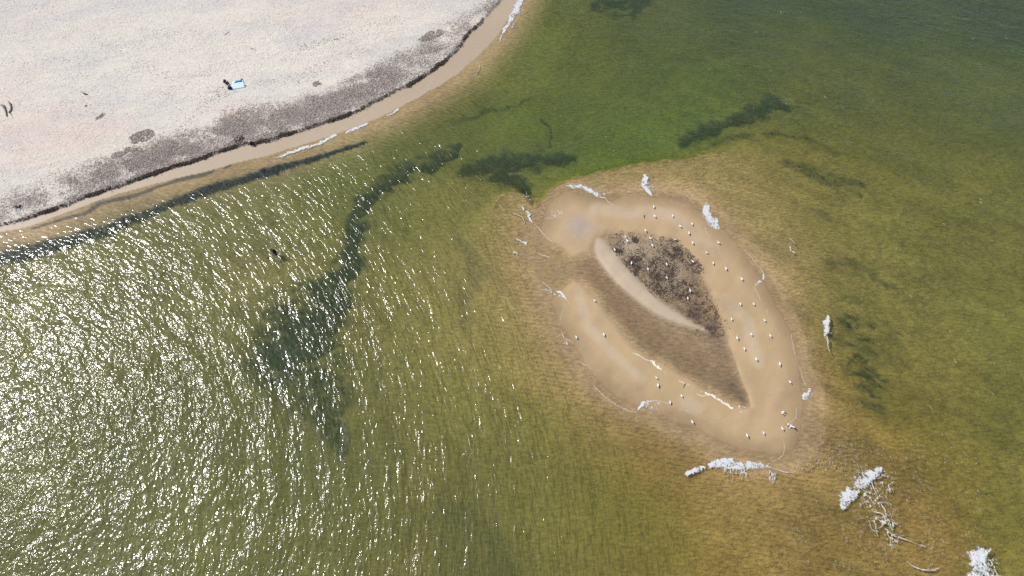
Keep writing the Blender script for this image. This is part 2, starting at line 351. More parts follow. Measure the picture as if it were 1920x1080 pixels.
    B = np.where(Lm, sst(-.5, .1, f['dB']), np.where(z > -.01, 1.0, 0.0))
    return np.clip(col, .004, .8), np.stack([R, Gm, B], -1)
COL, MSK = colours(X, Y, F)

def grid_object(name, verts, faces_quads, attrs=None, mat=None, smooth=True):
    me = bpy.data.meshes.new(name)
    n = len(verts); m = len(faces_quads); k = faces_quads.shape[1]
    me.vertices.add(n); me.vertices.foreach_set('co', np.ascontiguousarray(verts, np.float32).ravel())
    me.loops.add(m * k); me.loops.foreach_set('vertex_index', np.ascontiguousarray(faces_quads, np.int32).ravel())
    me.polygons.add(m); me.polygons.foreach_set('loop_start', np.arange(0, m * k, k, dtype=np.int32))
    if smooth: me.polygons.foreach_set('use_smooth', np.ones(m, bool))
    me.update(calc_edges=True)
    for nm, arr in (attrs or {}).items():
        if arr.shape[1] == 3: arr = np.concatenate([arr, np.ones((n, 1))], 1)
        a = me.attributes.new(nm, 'FLOAT_COLOR', 'POINT'); a.data.foreach_set('color', np.ascontiguousarray(arr, np.float32).ravel())
    if mat: me.materials.append(mat)
    o = bpy.data.objects.new(name, me); C.objects.link(o); return o

# ------------------------------------------------------------------ node helpers
def new_mat(name):
    m = bpy.data.materials.new(name); m.use_nodes = True; return m, m.node_tree, m.node_tree.nodes['Principled BSDF']
def N(t, kind, **kw):
    n = t.nodes.new(kind)
    for k, v in kw.items():
        if k in n.inputs: n.inputs[k].default_value = v
        else: setattr(n, k, v)
    return n
def math_n(t, op, a, b=None, c=None):
    n = t.nodes.new('ShaderNodeMath'); n.operation = op
    for i, v in enumerate((a, b, c)):
        if v is None: continue
        if hasattr(v, 'links'): t.links.new(v, n.inputs[i])
        else: n.inputs[i].default_value = v
    return n.outputs[0]
def mapped(t, vec, rot=0, sc=(1, 1, 1)):
    m = t.nodes.new('ShaderNodeMapping'); m.inputs['Rotation'].default_value = (0, 0, rot); m.inputs['Scale'].default_value = sc
    t.links.new(vec, m.inputs['Vector']); return m.outputs[0]
def noise(t, vec, scale, detail=2, rough=.5, dist=0.0):
    n = N(t, 'ShaderNodeTexNoise'); n.inputs['Scale'].default_value = scale; n.inputs['Detail'].default_value = detail
    n.inputs['Roughness'].default_value = rough; n.inputs['Distortion'].default_value = dist
    t.links.new(vec, n.inputs['Vector']); return n.outputs['Fac']
def ramp(t, fac, a, b, lo=0.0, hi=1.0):
    n = t.nodes.new('ShaderNodeMapRange'); t.links.new(fac, n.inputs[0])
    for i, v in zip((1, 2, 3, 4), (a, b, lo, hi)): n.inputs[i].default_value = v
    return n.outputs[0]

gm, t, bs = new_mat('ground_sand')
L = t.links
ac = N(t, 'ShaderNodeAttribute', attribute_name='col'); am = N(t, 'ShaderNodeAttribute', attribute_name='mask')
sp = t.nodes.new('ShaderNodeSeparateColor'); L.new(am.outputs['Color'], sp.inputs[0]); Rm, Gm_, Bm = sp.outputs[0], sp.outputs[1], sp.outputs[2]
geo = t.nodes.new('ShaderNodeNewGeometry'); pos = geo.outputs['Position']
n_f = noise(t, pos, 3.2, 4, .62); n_g = noise(t, mapped(t, pos, math.radians(-25), (1, 2.2, 1)), 1.1, 4, .6)
specks = noise(t, mapped(t, pos, math.radians(-22), (1.0, 2.0, 1)), 2.6, 2, .5)
dark = math_n(t, 'MULTIPLY', ramp(t, specks, .60, .70, 0, .32), Rm)
mul = math_n(t, 'ADD', ramp(t, n_f, .25, .75, .90, 1.10), ramp(t, n_g, .25, .75, -.08, .08))
mul = math_n(t, 'SUBTRACT', mul, dark)
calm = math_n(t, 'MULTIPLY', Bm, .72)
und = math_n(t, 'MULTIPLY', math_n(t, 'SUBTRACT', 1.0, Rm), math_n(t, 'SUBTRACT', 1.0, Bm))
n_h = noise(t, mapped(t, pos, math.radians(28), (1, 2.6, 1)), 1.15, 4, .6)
mul = math_n(t, 'ADD', mul, math_n(t, 'MULTIPLY', und, ramp(t, n_h, .28, .72, -.27, .42)))  # underwater colour mottling, stands in for wave-focused light and dark on the bed
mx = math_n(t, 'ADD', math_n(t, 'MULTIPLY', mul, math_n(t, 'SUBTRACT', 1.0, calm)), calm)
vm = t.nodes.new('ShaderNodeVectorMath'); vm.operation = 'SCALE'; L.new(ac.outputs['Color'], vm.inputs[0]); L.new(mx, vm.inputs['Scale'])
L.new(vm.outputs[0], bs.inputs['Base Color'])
# relief: trampled dry sand; ripples under water
foot = noise(t, mapped(t, pos, math.radians(-22), (1.0, 1.5, 1)), 2.3, 3, .6)
foot2 = math_n(t, 'MULTIPLY', ramp(t, foot, .30, .55, 0, 1), ramp(t, noise(t, mapped(t, pos, math.radians(-22), (1, 2.2, 1)), .16, 3, .6), .38, .62, .25, 1.25))
h1 = math_n(t, 'MULTIPLY', math_n(t, 'MULTIPLY', foot2, Rm), .055)
wv = t.nodes.new('ShaderNodeTexWave'); wv.wave_type = 'BANDS'; wv.bands_direction = 'Y'; wv.inputs['Scale'].default_value = .52
wv.inputs['Distortion'].default_value = 5.0; wv.inputs['Detail'].default_value = 3; wv.inputs['Detail Scale'].default_value = .35; wv.inputs['Detail Roughness'].default_value = .6
L.new(mapped(t, pos, math.radians(12)), wv.inputs['Vector'])
rn = noise(t, mapped(t, pos, math.radians(20), (1, 2.4, 1)), 1.6, 3, .55)
h2 = math_n(t, 'MULTIPLY', math_n(t, 'ADD', math_n(t, 'MULTIPLY', wv.outputs['Fac'], .085), math_n(t, 'MULTIPLY', rn, .21)), Gm_)
h3 = math_n(t, 'MULTIPLY', noise(t, pos, 7, 1, .5), .003)
bp = N(t, 'ShaderNodeBump'); bp.inputs['Distance'].default_value = 1.0; bp.inputs['Strength'].default_value = 1.0
L.new(math_n(t, 'ADD', math_n(t, 'ADD', h1, h2), h3), bp.inputs['Height']); L.new(bp.outputs[0], bs.inputs['Normal'])
L.new(ramp(t, Bm, 0, 1, .95, .50), bs.inputs['Roughness']); bs.inputs['Specular IOR Level'].default_value = .3

nx, ny = len(GX), len(GY)
V = np.stack([X, Y, Z], -1).reshape(-1, 3)
jj, ii = np.meshgrid(np.arange(ny - 1), np.arange(nx - 1), indexing='ij')
i0 = jj * nx + ii; Q = np.stack([i0, i0 + 1, i0 + nx + 1, i0 + nx], -1).reshape(-1, 4)
cz = lambda A: (.25 * (A[:-1, :-1] + A[1:, :-1] + A[:-1, 1:] + A[1:, 1:])).ravel()
qb = cz(F['db']); qi = cz(F['di'])
colf = COL.reshape(-1, 3); mskf = MSK.reshape(-1, 3)
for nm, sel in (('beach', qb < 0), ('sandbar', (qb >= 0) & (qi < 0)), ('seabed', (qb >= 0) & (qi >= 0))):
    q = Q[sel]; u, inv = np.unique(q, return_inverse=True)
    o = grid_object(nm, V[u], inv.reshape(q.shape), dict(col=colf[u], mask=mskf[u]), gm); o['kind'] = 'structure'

# ------------------------------------------------------------------ water
C1 = P(-500, 1150)
def water_h(x, y, depth):
    r = np.hypot(x - C1[0], y - C1[1]); th = np.arctan2(y - C1[1], x - C1[0]) * 80
    ph = 2.2 * fbm(r / 9.0, th / 14.0, 1, 2, 201); am_ = fbm(r / 16.0, th / 18.0, 1, 2, 205)
    a1 = (.13 * np.sin(2 * math.pi * (r / 4.6 + ph)) + .07 * np.sin(2 * math.pi * (r / 2.7 - 1.3 * ph + th / 40.0))) * np.clip(am_ * 2 - .3, .15, 1.6)
    c, s = math.cos(math.radians(72)), math.sin(math.radians(72))
    u = x * c + y * s; v = -x * s + y * c
    a2 = fbm(u / 3.6, v / 11.0, 1, 2, 231) - .5
    wl = 1 - sst(-12, 26, x + (y - 40) * .25)
    A = .30 * sst(.15, 1.1, depth)
    return A * (a1 * wl + .6 * a2 * (1 - wl)), r, th, u, v, wl
WX = axis(-103, 103, .4, 2400.); WY = axis(2, 117, .4, 2400.)
xx, yy = np.meshgrid(WX, WY); dep = -HV(xx.ravel(), yy.ravel()).reshape(xx.shape)
wh, wr, wth, wu, wv_, wwl = water_h(xx, yy, dep)
wnx, wny = len(WX), len(WY)
top = np.stack([xx, yy, wh], -1).reshape(-1, 3); nb = len(top)
jj, ii = np.meshgrid(np.arange(wny - 1), np.arange(wnx - 1), indexing='ij'); i0 = jj * wnx + ii
WQ = np.stack([i0, i0 + 1, i0 + wnx + 1, i0 + wnx], -1).reshape(-1, 4)
ring = np.concatenate([np.arange(wnx), (np.arange(1, wny) * wnx + wnx - 1), ((wny - 1) * wnx + np.arange(wnx - 2, -1, -1)), np.arange(wny - 2, 0, -1) * wnx])
low = top[ring].copy(); low[:, 2] = -7.0
nr = len(ring); k = np.arange(nr); k2 = (k + 1) % nr
side = np.stack([ring[k], nb + k, nb + k2, ring[k2]], -1)
cen = nb + nr
bot = np.stack([nb + k2, nb + k, np.full(nr, cen), np.full(nr, cen)], -1)
verts = np.vstack([top, low, [[0, 0, -7.0]]])
# coordinates along and across the crests, carried on the mesh
uvA = np.stack([wr, wth, wwl], -1).reshape(-1, 3); uvB = np.stack([wu, wv_, np.clip(dep, 0, 3)], -1).reshape(-1, 3)
pad = np.zeros((nr + 1, 3))
wm, t, bs = new_mat('sea_water'); t.nodes.remove(bs); L = t.links
outn = [n for n in t.nodes if n.type == 'OUTPUT_MATERIAL'][0]
A_ = N(t, 'ShaderNodeAttribute', attribute_name='crest'); B_ = N(t, 'ShaderNodeAttribute', attribute_name='plain')
sa = t.nodes.new('ShaderNodeSeparateXYZ'); L.new(A_.outputs['Vector'], sa.inputs[0])
sb = t.nodes.new('ShaderNodeSeparateXYZ'); L.new(B_.outputs['Vector'], sb.inputs[0])
geo = t.nodes.new('ShaderNodeNewGeometry'); pos = geo.outputs['Position']
a1 = noise(t, mapped(t, A_.outputs['Vector'], 0, (1/2.0, 1/5.5, 0)), 1.0, 2, .55, .3)
a2 = noise(t, mapped(t, A_.outputs['Vector'], 0, (1/.50, 1/1.5, 0)), 1.0, 1.3, .5, .5)
b1 = noise(t, mapped(t, B_.outputs['Vector'], 0, (1/1.5, 1/4.5, 0)), 1.0, 2, .55, .3)
b2 = noise(t, mapped(t, B_.outputs['Vector'], 0, (1/.50, 1/1.5, 0)), 1.0, 2, .6, .4)
cc = noise(t, pos, 3.6, 2, .6)
gust = noise(t, pos, .055, 3, .6)
wlv = sa.outputs[2]; dpt = sb.outputs[2]
ha = math_n(t, 'ADD', math_n(t, 'MULTIPLY', a1, .34), math_n(t, 'MULTIPLY', a2, .17))
hb = math_n(t, 'ADD', math_n(t, 'MULTIPLY', b1, .36), math_n(t, 'MULTIPLY', b2, .23))
mixh = math_n(t, 'ADD', math_n(t, 'MULTIPLY', ha, wlv), math_n(t, 'MULTIPLY', hb, math_n(t, 'SUBTRACT', 1.0, wlv)))
hh = math_n(t, 'ADD', mixh, math_n(t, 'MULTIPLY', cc, .030))
amp = math_n(t, 'MULTIPLY', ramp(t, dpt, .0, .8, .22, 1.0), ramp(t, gust, .34, .66, .60, 1.25))
bp = N(t, 'ShaderNodeBump'); bp.inputs['Distance'].default_value = 1.0; bp.inputs['Strength'].default_value = 1.0
L.new(math_n(t, 'MULTIPLY', hh, amp), bp.inputs['Height'])
fr = t.nodes.new('ShaderNodeFresnel'); fr.inputs['IOR'].default_value = 1.333; L.new(bp.outputs[0], fr.inputs['Normal'])
gl = t.nodes.new('ShaderNodeBsdfGlossy'); gl.distribution = 'BECKMANN'; gl.inputs['Roughness'].default_value = .125; L.new(bp.outputs[0], gl.inputs['Normal'])
tr = t.nodes.new('ShaderNodeBsdfTransparent')
df = t.nodes.new('ShaderNodeBsdfDiffuse'); dcm = t.nodes.new('ShaderNodeMix'); dcm.data_type = 'RGBA'; L.new(ramp(t, dpt, 1.2, 2.9), dcm.inputs['Factor']); dcm.inputs['A'].default_value = (.16, .19, .055, 1); dcm.inputs['B'].default_value = (.12, .175, .12, 1); L.new(dcm.outputs['Result'], df.inputs['Color']); L.new(bp.outputs[0], df.inputs['Normal'])
mt = t.nodes.new('ShaderNodeMixShader'); L.new(ramp(t, dpt, .0, 2.6, 0.02, .27), mt.inputs[0]); L.new(tr.outputs[0], mt.inputs[1]); L.new(df.outputs[0], mt.inputs[2])
mg = t.nodes.new('ShaderNodeMixShader'); L.new(math_n(t, 'MINIMUM', fr.outputs[0], .45), mg.inputs[0]); L.new(mt.outputs[0], mg.inputs[1])
gw = t.nodes.new('ShaderNodeBsdfGlossy'); gw.distribution = 'GGX'; gw.inputs['Roughness'].default_value = .36; L.new(bp.outputs[0], gw.inputs['Normal'])
g2 = t.nodes.new('ShaderNodeMixShader'); g2.inputs[0].default_value = .30; L.new(gl.outputs[0], g2.inputs[1]); L.new(gw.outputs[0], g2.inputs[2]); L.new(g2.outputs[0], mg.inputs[2])
L.new(mg.outputs[0], outn.inputs['Surface'])
va = t.nodes.new('ShaderNodeVolumeAbsorption'); va.inputs['Color'].default_value = (.59, .715, .30, 1); va.inputs['Density'].default_value = .405
L.new(va.outputs[0], outn.inputs['Volume'])
water = grid_object('water', verts, np.vstack([WQ, side]), dict(crest=np.vstack([uvA, pad]), plain=np.vstack([uvB, pad])), wm)
bmw = bmesh.new(); bmw.from_mesh(water.data); bmw.verts.ensure_lookup_table()
bmw.verts.remove(bmw.verts[cen]); bmw.verts.ensure_lookup_table()
bmw.faces.new([bmw.verts[nb + i] for i in range(nr)][::-1]); bmw.to_mesh(water.data); bmw.free()
water['kind'] = 'structure'
def sea_z(x, y):
    d = -HV(np.asarray(x, float), np.asarray(y, float)); return water_h(np.asarray(x, float), np.asarray(y, float), d)[0]
#OBJECTS
# ------------------------------------------------------------------ foam
fm, t, bs = new_mat('sea_foam'); bs.inputs['Roughness'].default_value = .8
fo_ = [n for n in t.nodes if n.type == 'OUTPUT_MATERIAL'][0]; ftr = t.nodes.new('ShaderNodeBsdfTransparent'); fms = t.nodes.new('ShaderNodeMixShader')
geo = t.nodes.new('ShaderNodeNewGeometry'); fb = N(t, 'ShaderNodeBump'); fb.inputs['Distance'].default_value = .03; fb.inputs['Strength'].default_value = 1
t.links.new(noise(t, geo.outputs['Position'], 7, 3, .6), fb.inputs['Height']); t.links.new(fb.outputs[0], bs.inputs['Normal'])
fa_ = N(t, 'ShaderNodeAttribute', attribute_name='kind'); fmx = t.nodes.new('ShaderNodeMix'); fmx.data_type = 'RGBA'; t.links.new(fa_.outputs['Fac'], fmx.inputs['Factor'])
fmx.inputs['A'].default_value = (.54, .45, .34, 1); fmx.inputs['B'].default_value = (.62, .625, .61, 1); t.links.new(fmx.outputs['Result'], bs.inputs['Base Color'])
ft_ = N(t, 'ShaderNodeAttribute', attribute_name='thick'); fal = math_n(t, 'ADD', math_n(t, 'MULTIPLY', ft_.outputs['Fac'], 1.5), math_n(t, 'MULTIPLY', math_n(t, 'SUBTRACT', noise(t, geo.outputs['Position'], 3.2, 5, .75), .5), 3.2))
fal = math_n(t, 'MINIMUM', math_n(t, 'MAXIMUM', math_n(t, 'ADD', fal, .02), .05), .95)
t.links.new(fal, fms.inputs[0]); t.links.new(ftr.outputs[0], fms.inputs[1]); t.links.new(bs.outputs[0], fms.inputs[2]); t.links.new(fms.outputs[0], fo_.inputs['Surface'])
cm, t, bs = new_mat('cream_spume'); bs.inputs['Base Color'].default_value = (.74, .68, .56, 1); bs.inputs['Roughness'].default_value = .8

def foam(label, crests, trails=(), lines=(), mat=None, seed=0, step=.05, name='wave_foam', cat='sea foam', group='foam of breaking waves', hk=.024, lk=0.0, lr=.050):
    """crests: dense heads [(px,py,r)...]; trails: lacy areas; lines: thin swash lines, r in photo pixels"""
    segs = []
    for kind, lst in (('c', crests), ('t', trails), ('l', lines)):
        for pts in lst:
            a = np.array(pts, float); xy = P(a[:, 0], a[:, 1])
            if len(xy) > 2 and kind == 'l': q = smooth_line(np.column_stack([xy, a[:, 2]]), 2); xy = q[:, :2]; rr = q[:, 2]
            else: rr = a[:, 2]
            segs.append((kind, xy, rr * (lr if kind == 'l' else .078)))
    allp = np.vstack([s_[1] for s_ in segs]); mr = max(float(s_[2].max()) for s_ in segs) * 1.5 + .3
    x0, y0 = allp.min(0) - mr; x1, y1 = allp.max(0) + mr
    gx = np.arange(x0, x1, step); gy = np.arange(y0, y1, step); A, B = np.meshgrid(gx, gy)
    n1 = fbm(A, B, .55, 4, 300 + seed); n2 = fbm(A, B, 1.3, 4, 340 + seed); n3 = fbm(A, B, .15, 2, 380 + seed)
    n4 = fbm(A, B, .42, 3, 320 + seed)
    wx = A + .9 * (n2 - .5); wy = B + .9 * (n1 - .5)
    lace = np.exp(-((fbm(wx, wy, .60, 3, 360 + seed) - .5) / .032) ** 2)
    m = np.full(A.shape, -.3); kd = np.zeros(A.shape)
    for kind, xy, rr in segs:
        if kind == 'l': d, r = seg_d(A + .30 * (n2 - .5), B + .30 * (n1 - .5), xy, rr); mm = 1 - d / np.maximum(r, .02) - 1.0 * np.clip(fbm(A, B, 1.8, 3, 390 + seed) - .48, 0, 1) * 3.0
        elif kind == 'c': d, r = seg_d(wx, wy, xy, rr); mm = np.minimum(1.35 * (1.12 - d / r), .70) - 1.5 * (n1 - .42) - 1.6 * np.clip(n3 - .52, 0, 1) - .35 * np.exp(-((n4 - .5) / .05) ** 2) + .22
        else: d, r = seg_d(wx, wy, xy, rr); e = np.clip(1.15 - d / r, -1, 1); mm = np.where(e > 0, e * .70 - .80 + .85 * lace - .35 * (n2 - .5), -.3)
        kd = np.where(mm > m, {'c': 1.0, 't': .6, 'l': lk}[kind], kd); m = np.maximum(m, mm)
    m = np.clip(m, -.3, 1.0)
    keep = (m[:-1, :-1] > 0) | (m[1:, :-1] > 0) | (m[:-1, 1:] > 0) | (m[1:, 1:] > 0)
    base = np.maximum(sea_z(A.ravel(), B.ravel()), HV(A.ravel(), B.ravel())).reshape(A.shape)
    z = base + np.where(m > 0, .010 + hk * (.04 + .96 * kd) * np.sqrt(np.clip(m, 0, 1)) * (.4 + 1.2 * n1), -.05)
    nx_ = len(gx); j, i = np.nonzero(keep); i0 = j * nx_ + i
    q = np.stack([i0, i0 + 1, i0 + nx_ + 1, i0 + nx_], -1); V_ = np.stack([A, B, z], -1).reshape(-1, 3)
    u, inv = np.unique(q, return_inverse=True)
    c = V_[u].mean(0)
    kv = kd.ravel()[u]; o = grid_object(name, V_[u] - [c[0], c[1], 0], inv.reshape(q.shape), dict(kind=np.stack([kv] * 3, -1), thick=np.stack([np.clip(m.ravel()[u], 0, 1) + .22 * (kv < .9)] * 3, -1)), mat or fm); o.location = (c[0], c[1], 0)
    o['label'] = label
    if name == 'swash_threads': o['kind'] = 'stuff'; return o
    o['category'] = cat
    if group: o['group'] = group
    return o
SHG = 'foam along the beach waterline'; BAR = 'foam of waves breaking round the sandbar'
foam('bright white surf line tapering down the beach edge at the very top of the photo', [[(984,-14,6),(976,0,7),(966,20,7),(957,38,6),(950,50,5),(943,64,2.5),(935,80,1.2)]], [[(975,20,9),(960,48,8)]], (), seed=1, group=SHG)
foam('long thin white swash line on the beach edge beside the crouching person', [[(522,295,1.6),(545,287,2.6),(565,280,3.2),(585,274,4.4),(608,265,4.6),(632,253,2.6)]], (), [[(515,297,1.0),(540,289,1.4)]], seed=2, group=SHG)
foam('short white swash streak next right of the longest beach swash line', [[(647,250,2.2),(662,243,3.4),(676,237,3.2),(688,232,2.0)]], (), [[(687,233,1.2),(720,218,.9)]], seed=3, group=SHG)
foam('small pale foam patch in the shallows where the beach begins to curve up', [[(725,218,1.5),(735,213,2.6),(746,207,2)]], (), [[(746,207,1),(752,198,1),(762,190,.9)]], seed=4, group=SHG)
foam('ragged lacy swash edge on the wet sand between two foam streaks', (), [[(795,172,6),(802,165,5)]], [[(790,178,1.2),(792,170,1.2),(800,163,1.2),(808,158,1.2),(813,148,1.4),(820,142,1.3)],[(800,163,.9),(803,172,.8)]], seed=5, group=SHG)
foam('faint thin foam thread at the bend of the beach waterline', (), (), [[(880,103,.7),(892,115,.8),(899,121,1.0),(900,128,.8),(893,138,.7)],[(895,90,.7),(904,92,1.2),(910,89,.8)]], seed=6, group=SHG)
foam('wide white wash breaking over the north west shoulder of the sandbar', [[(1064,348,2.5),(1074,350,3.8),(1090,350,3.6),(1104,357,4),(1118,366,4),(1134,371,2)]], [[(1110,356,9),(1140,364,8)]], [[(1134,370,1.8),(1142,380,1.5),(1152,387,1.1),(1165,391,.9),(1182,391,.7),(1200,388,.6)]], seed=7, group=BAR)
foam('small upright foam tongue on the north shore of the sandbar', [[(1212,332,3.5),(1207,343,5),(1209,351,5),(1217,360,4),(1223,366,2)]], [[(1214,342,9),(1224,356,6)]], [[(1222,365,2),(1227,374,1.4),(1234,381,1.2)],[(1232,362,.8),(1235,378,.9)]], seed=8, group=BAR)
foam('biggest white foam fan spilling onto the north east shore of the sandbar', [[(1326,384,4),(1324,395,7),(1329,408,10),(1337,418,11),(1346,427,6)]], [[(1340,420,20)]], [[(1322,426,1.6),(1325,437,1.5),(1334,448,1.3),(1343,459,1.1),(1349,474,.9),(1355,488,.8),(1362,496,.7)]], seed=9, group=BAR)
foam('thin cream swash threads near the top right rim of the sandbar', (), (), [[(1240,380,1.2),(1247,383,1)],[(1256,377,.8),(1270,381,1),(1290,388,.7)],[(1285,366,.8),(1297,373,1)],[(1312,378,.8),(1322,384,1)]], seed=10, name='swash_threads')
foam('foam hook with a long trailing thread on the east rim of the sandbar', [[(1430,514,1.8),(1429,522,2.6)],[(1424,528,2.6),(1419,534,1.4)]], [[(1428,532,8)]], [[(1400,473,.8),(1410,484,1.2),(1422,498,1.3),(1431,511,1.3)],[(1418,530,1.3),(1415,540,1.4),(1421,553,1.2),(1429,568,1),(1437,582,1.1),(1438,590,.9),(1446,603,.8),(1455,618,.8),(1462,632,.7)]], seed=11, group=BAR)
foam('isolated white breaker out in the green water east of the sandbar', [[(1554,596,2),(1548,604,4),(1547,614,4),(1550,624,3)]], [[(1550,606,7),(1552,640,5)]], [[(1551,630,1.5),(1553,640,1.6),(1551,650,1.2),(1556,658,1)]], seed=12, group=BAR)
foam('tiny white breaker alone in the shallows north east of the sandbar', [[(1483,464,1.2),(1487,469,3.2),(1492,474,1.2)]], [[(1487,468,5)]], [[(1481,446,.9),(1490,456,1)]], seed=13, group=BAR)
foam('long thin cream thread along the lower east rim of the sandbar', (), (), [[(1484,628,1),(1486,645,1),(1490,662,1.2),(1497,680,1.4),(1503,700,1.2),(1511,723,.9)]], seed=14, group=BAR)
foam('foam tuft with zigzag thread at the lower right corner of the sandbar', [[(1521,729,1.5),(1516,737,4),(1511,744,4.4),(1506,748,2.5)]], [[(1510,750,9)]], [[(1498,749,1.4),(1497,762,1.1),(1491,772,1),(1493,782,1.2),(1485,788,1),(1478,796,1),(1472,801,1)],[(1465,812,.9),(1467,824,1),(1471,838,1),(1470,850,1),(1464,858,1),(1452,864,.9),(1440,871,1)],[(1492,782,.7),(1500,790,.8),(1508,800,.6)]], seed=15, group=BAR)
foam('longest foam bank breaking along the south tip of the sandbar', [[(1332,873,4),(1346,869,7),(1362,868,8.5),(1378,872,9),(1394,872,6),(1410,872,5.5),(1426,870,6),(1438,874,3)]], [[(1362,878,13),(1385,888,15),(1400,882,12)],[(1445,884,8),(1448,896,6)],[(1465,908,9)]], [[(1438,874,2.2),(1456,881,1.6),(1476,885,1.8),(1491,889,1)]], seed=16, group=BAR)
foam('small detached foam wedge just left of the longest foam bank', [[(1289,889,2.5),(1299,883,5),(1310,878,4),(1322,878,1.5)]], (), (), seed=17, group=BAR)
foam('twin headed foam mass trailing a lacy net toward the bottom right corner', [[(1652,879,3.5),(1642,887,6),(1628,896,9),(1614,906,9),(1606,913,5)],[(1607,919,4),(1594,927,9),(1582,939,9),(1577,950,5)]], [[(1625,915,20),(1640,940,24),(1655,975,26),(1665,1000,20)],[(1655,895,14),(1668,915,9)],[(1685,1036,9)]],
     [[(1635,905,3),(1642,922,2.2),(1650,942,2),(1660,956,1.8),(1662,970,1.4)],[(1640,960,1.6),(1655,962,1.8),(1662,975,1.6),(1655,988,1.6),(1640,992,1.4)],[(1660,990,1.4),(1672,1002,1.6),(1690,1010,1.6),(1712,1016,1.3),(1735,1026,1.2)],[(1630,975,1.4),(1634,992,1.4),(1645,1000,1.3)],[(1700,1052,1.6),(1715,1064,1.9),(1735,1070,1.6),(1760,1066,1.4)]], seed=18, step=.05, group=BAR, lk=.7, lr=.034)
foam('thick white breaker cut by the bottom right corner of the photo', [[(1852,1032,4),(1842,1037,10),(1834,1047,15),(1836,1062,12)],[(1836,1060,11),(1850,1074,8),(1862,1085,7)],[(1832,1082,9),(1815,1095,8)]], [[(1860,1060,12),(1868,1078,9)]], (), seed=19, group=BAR, hk=.16)
foam('round lacy foam swirl in the shallows west of the sandbar', [[(972,449,1.8),(981,452,2.0),(987,458,2)],[(962,474,1.5),(970,476,1.5)]], [[(973,463,13)],[(963,444,7)]], [[(990,462,1.2),(997,468,1)],[(980,476,1.2),(995,482,1.1),(1015,486,1)],[(1008,474,1),(1020,479,1.5),(1032,483,2)]], seed=20, group=BAR)
foam('straight diagonal foam seam crossing the north west shallows of the sandbar', [[(981,390,1.5),(987,398,2.6),(993,408,2.6),(999,417,1.4)]], [[(985,396,8)]], [[(975,385,1),(982,391,1.6)],[(999,417,1.6),(1008,425,1.5),(1018,438,1.6),(1026,447,1.3),(1034,453,1.4)],[(962,400,1.2),(972,404,1.2),(981,408,1.2),(985,418,1)]], seed=21, group=BAR)
foam('curled foam crescent in the small cove at the sandbar north west end', (), [[(1035,404,8),(1050,400,8)],[(1015,412,8)]], [[(1014,414,1.4),(1024,409,1.6),(1038,409,2),(1052,407,1.9),(1060,400,1.6),(1061,392,1.2)],[(1014,395,1),(1022,404,1.1)],[(1049,372,.9),(1048,380,1.2),(1050,385,1.2)],[(1073,411,.8),(1078,407,1.2),(1083,405,.7)],[(1032,382,.6),(1036,393,.8)]], seed=22, group=BAR)
foam('small foam crest over the gap where water enters the lagoon from the west', [[(1042,547,1.5),(1050,550,2.6),(1058,556,2.6),(1062,562,1)]], [[(1025,543,9),(1052,556,7)]], [[(1016,528,1.2),(1026,534,1.3),(1035,545,1.3)],[(1017,543,1),(1026,543,1.3),(1036,548,1)],[(1062,560,1.4),(1069,571,1)]], seed=23, group=BAR)
foam('thin pale foam tracing the south west rim of the sandbar', (), [[(1058,640,4),(1062,650,4)]], [[(1060,568,.6),(1052,590,.7),(1049,612,.9)],[(1052,617,1.6),(1058,632,1.8)],[(1060,634,1.6),(1068,638,1.5),(1074,644,1.2)],[(1090,680,1.2),(1100,686,1.6),(1108,692,1.0)],[(1112,722,1),(1130,740,1),(1150,756,1.2),(1175,770,1.2),(1195,772,1)]], seed=24, name='swash_threads')
foam('fan shaped white wash sliding over the south west arm of the sandbar', [[(1197,768,1.5),(1201,761,2.4),(1209,755,2),(1222,752,1.5)]], [[(1215,762,10),(1235,762,10)]], [[(1220,752,1.7),(1232,751,1.7),(1244,755,1.3),(1258,757,1),(1266,762,.9),(1273,766,1),(1290,772,.8),(1305,775,.8),(1318,781,.8),(1330,788,.7),(1353,795,.8),(1361,784,.8),(1368,782,.6)],[(1215,756,.8),(1222,776,.6)],[(1226,754,.8),(1236,780,.6)],[(1238,755,.8),(1250,785,.6)],[(1205,762,.8),(1211,775,.6)]], seed=25, group=BAR)
foam('cream spume line with thick blobs along the lower shore of the lagoon', [[(1216,676,1),(1223,680,3.2),(1230,686,2.8),(1239,692,1.8)],[(1325,739,1.5),(1337,744,2.2)],[(1347,751,2),(1360,758,3),(1374,765,2.5)]], [[(1395,768,7),(1388,766,6)]], [[(1186,662,1),(1200,668,1.5),(1216,677,1.8)],[(1246,698,1.3),(1254,702,1.6),(1262,706,1.2)],[(1273,715,1.2),(1286,720,1.2),(1300,729,1),(1320,735,1.2),(1337,745,1.6),(1347,751,1.8)],[(1305,738,.8),(1318,744,1.1),(1325,742,.9)]], mat=cm, seed=26, hk=.05, cat='spume', name='spume_line', group=None)

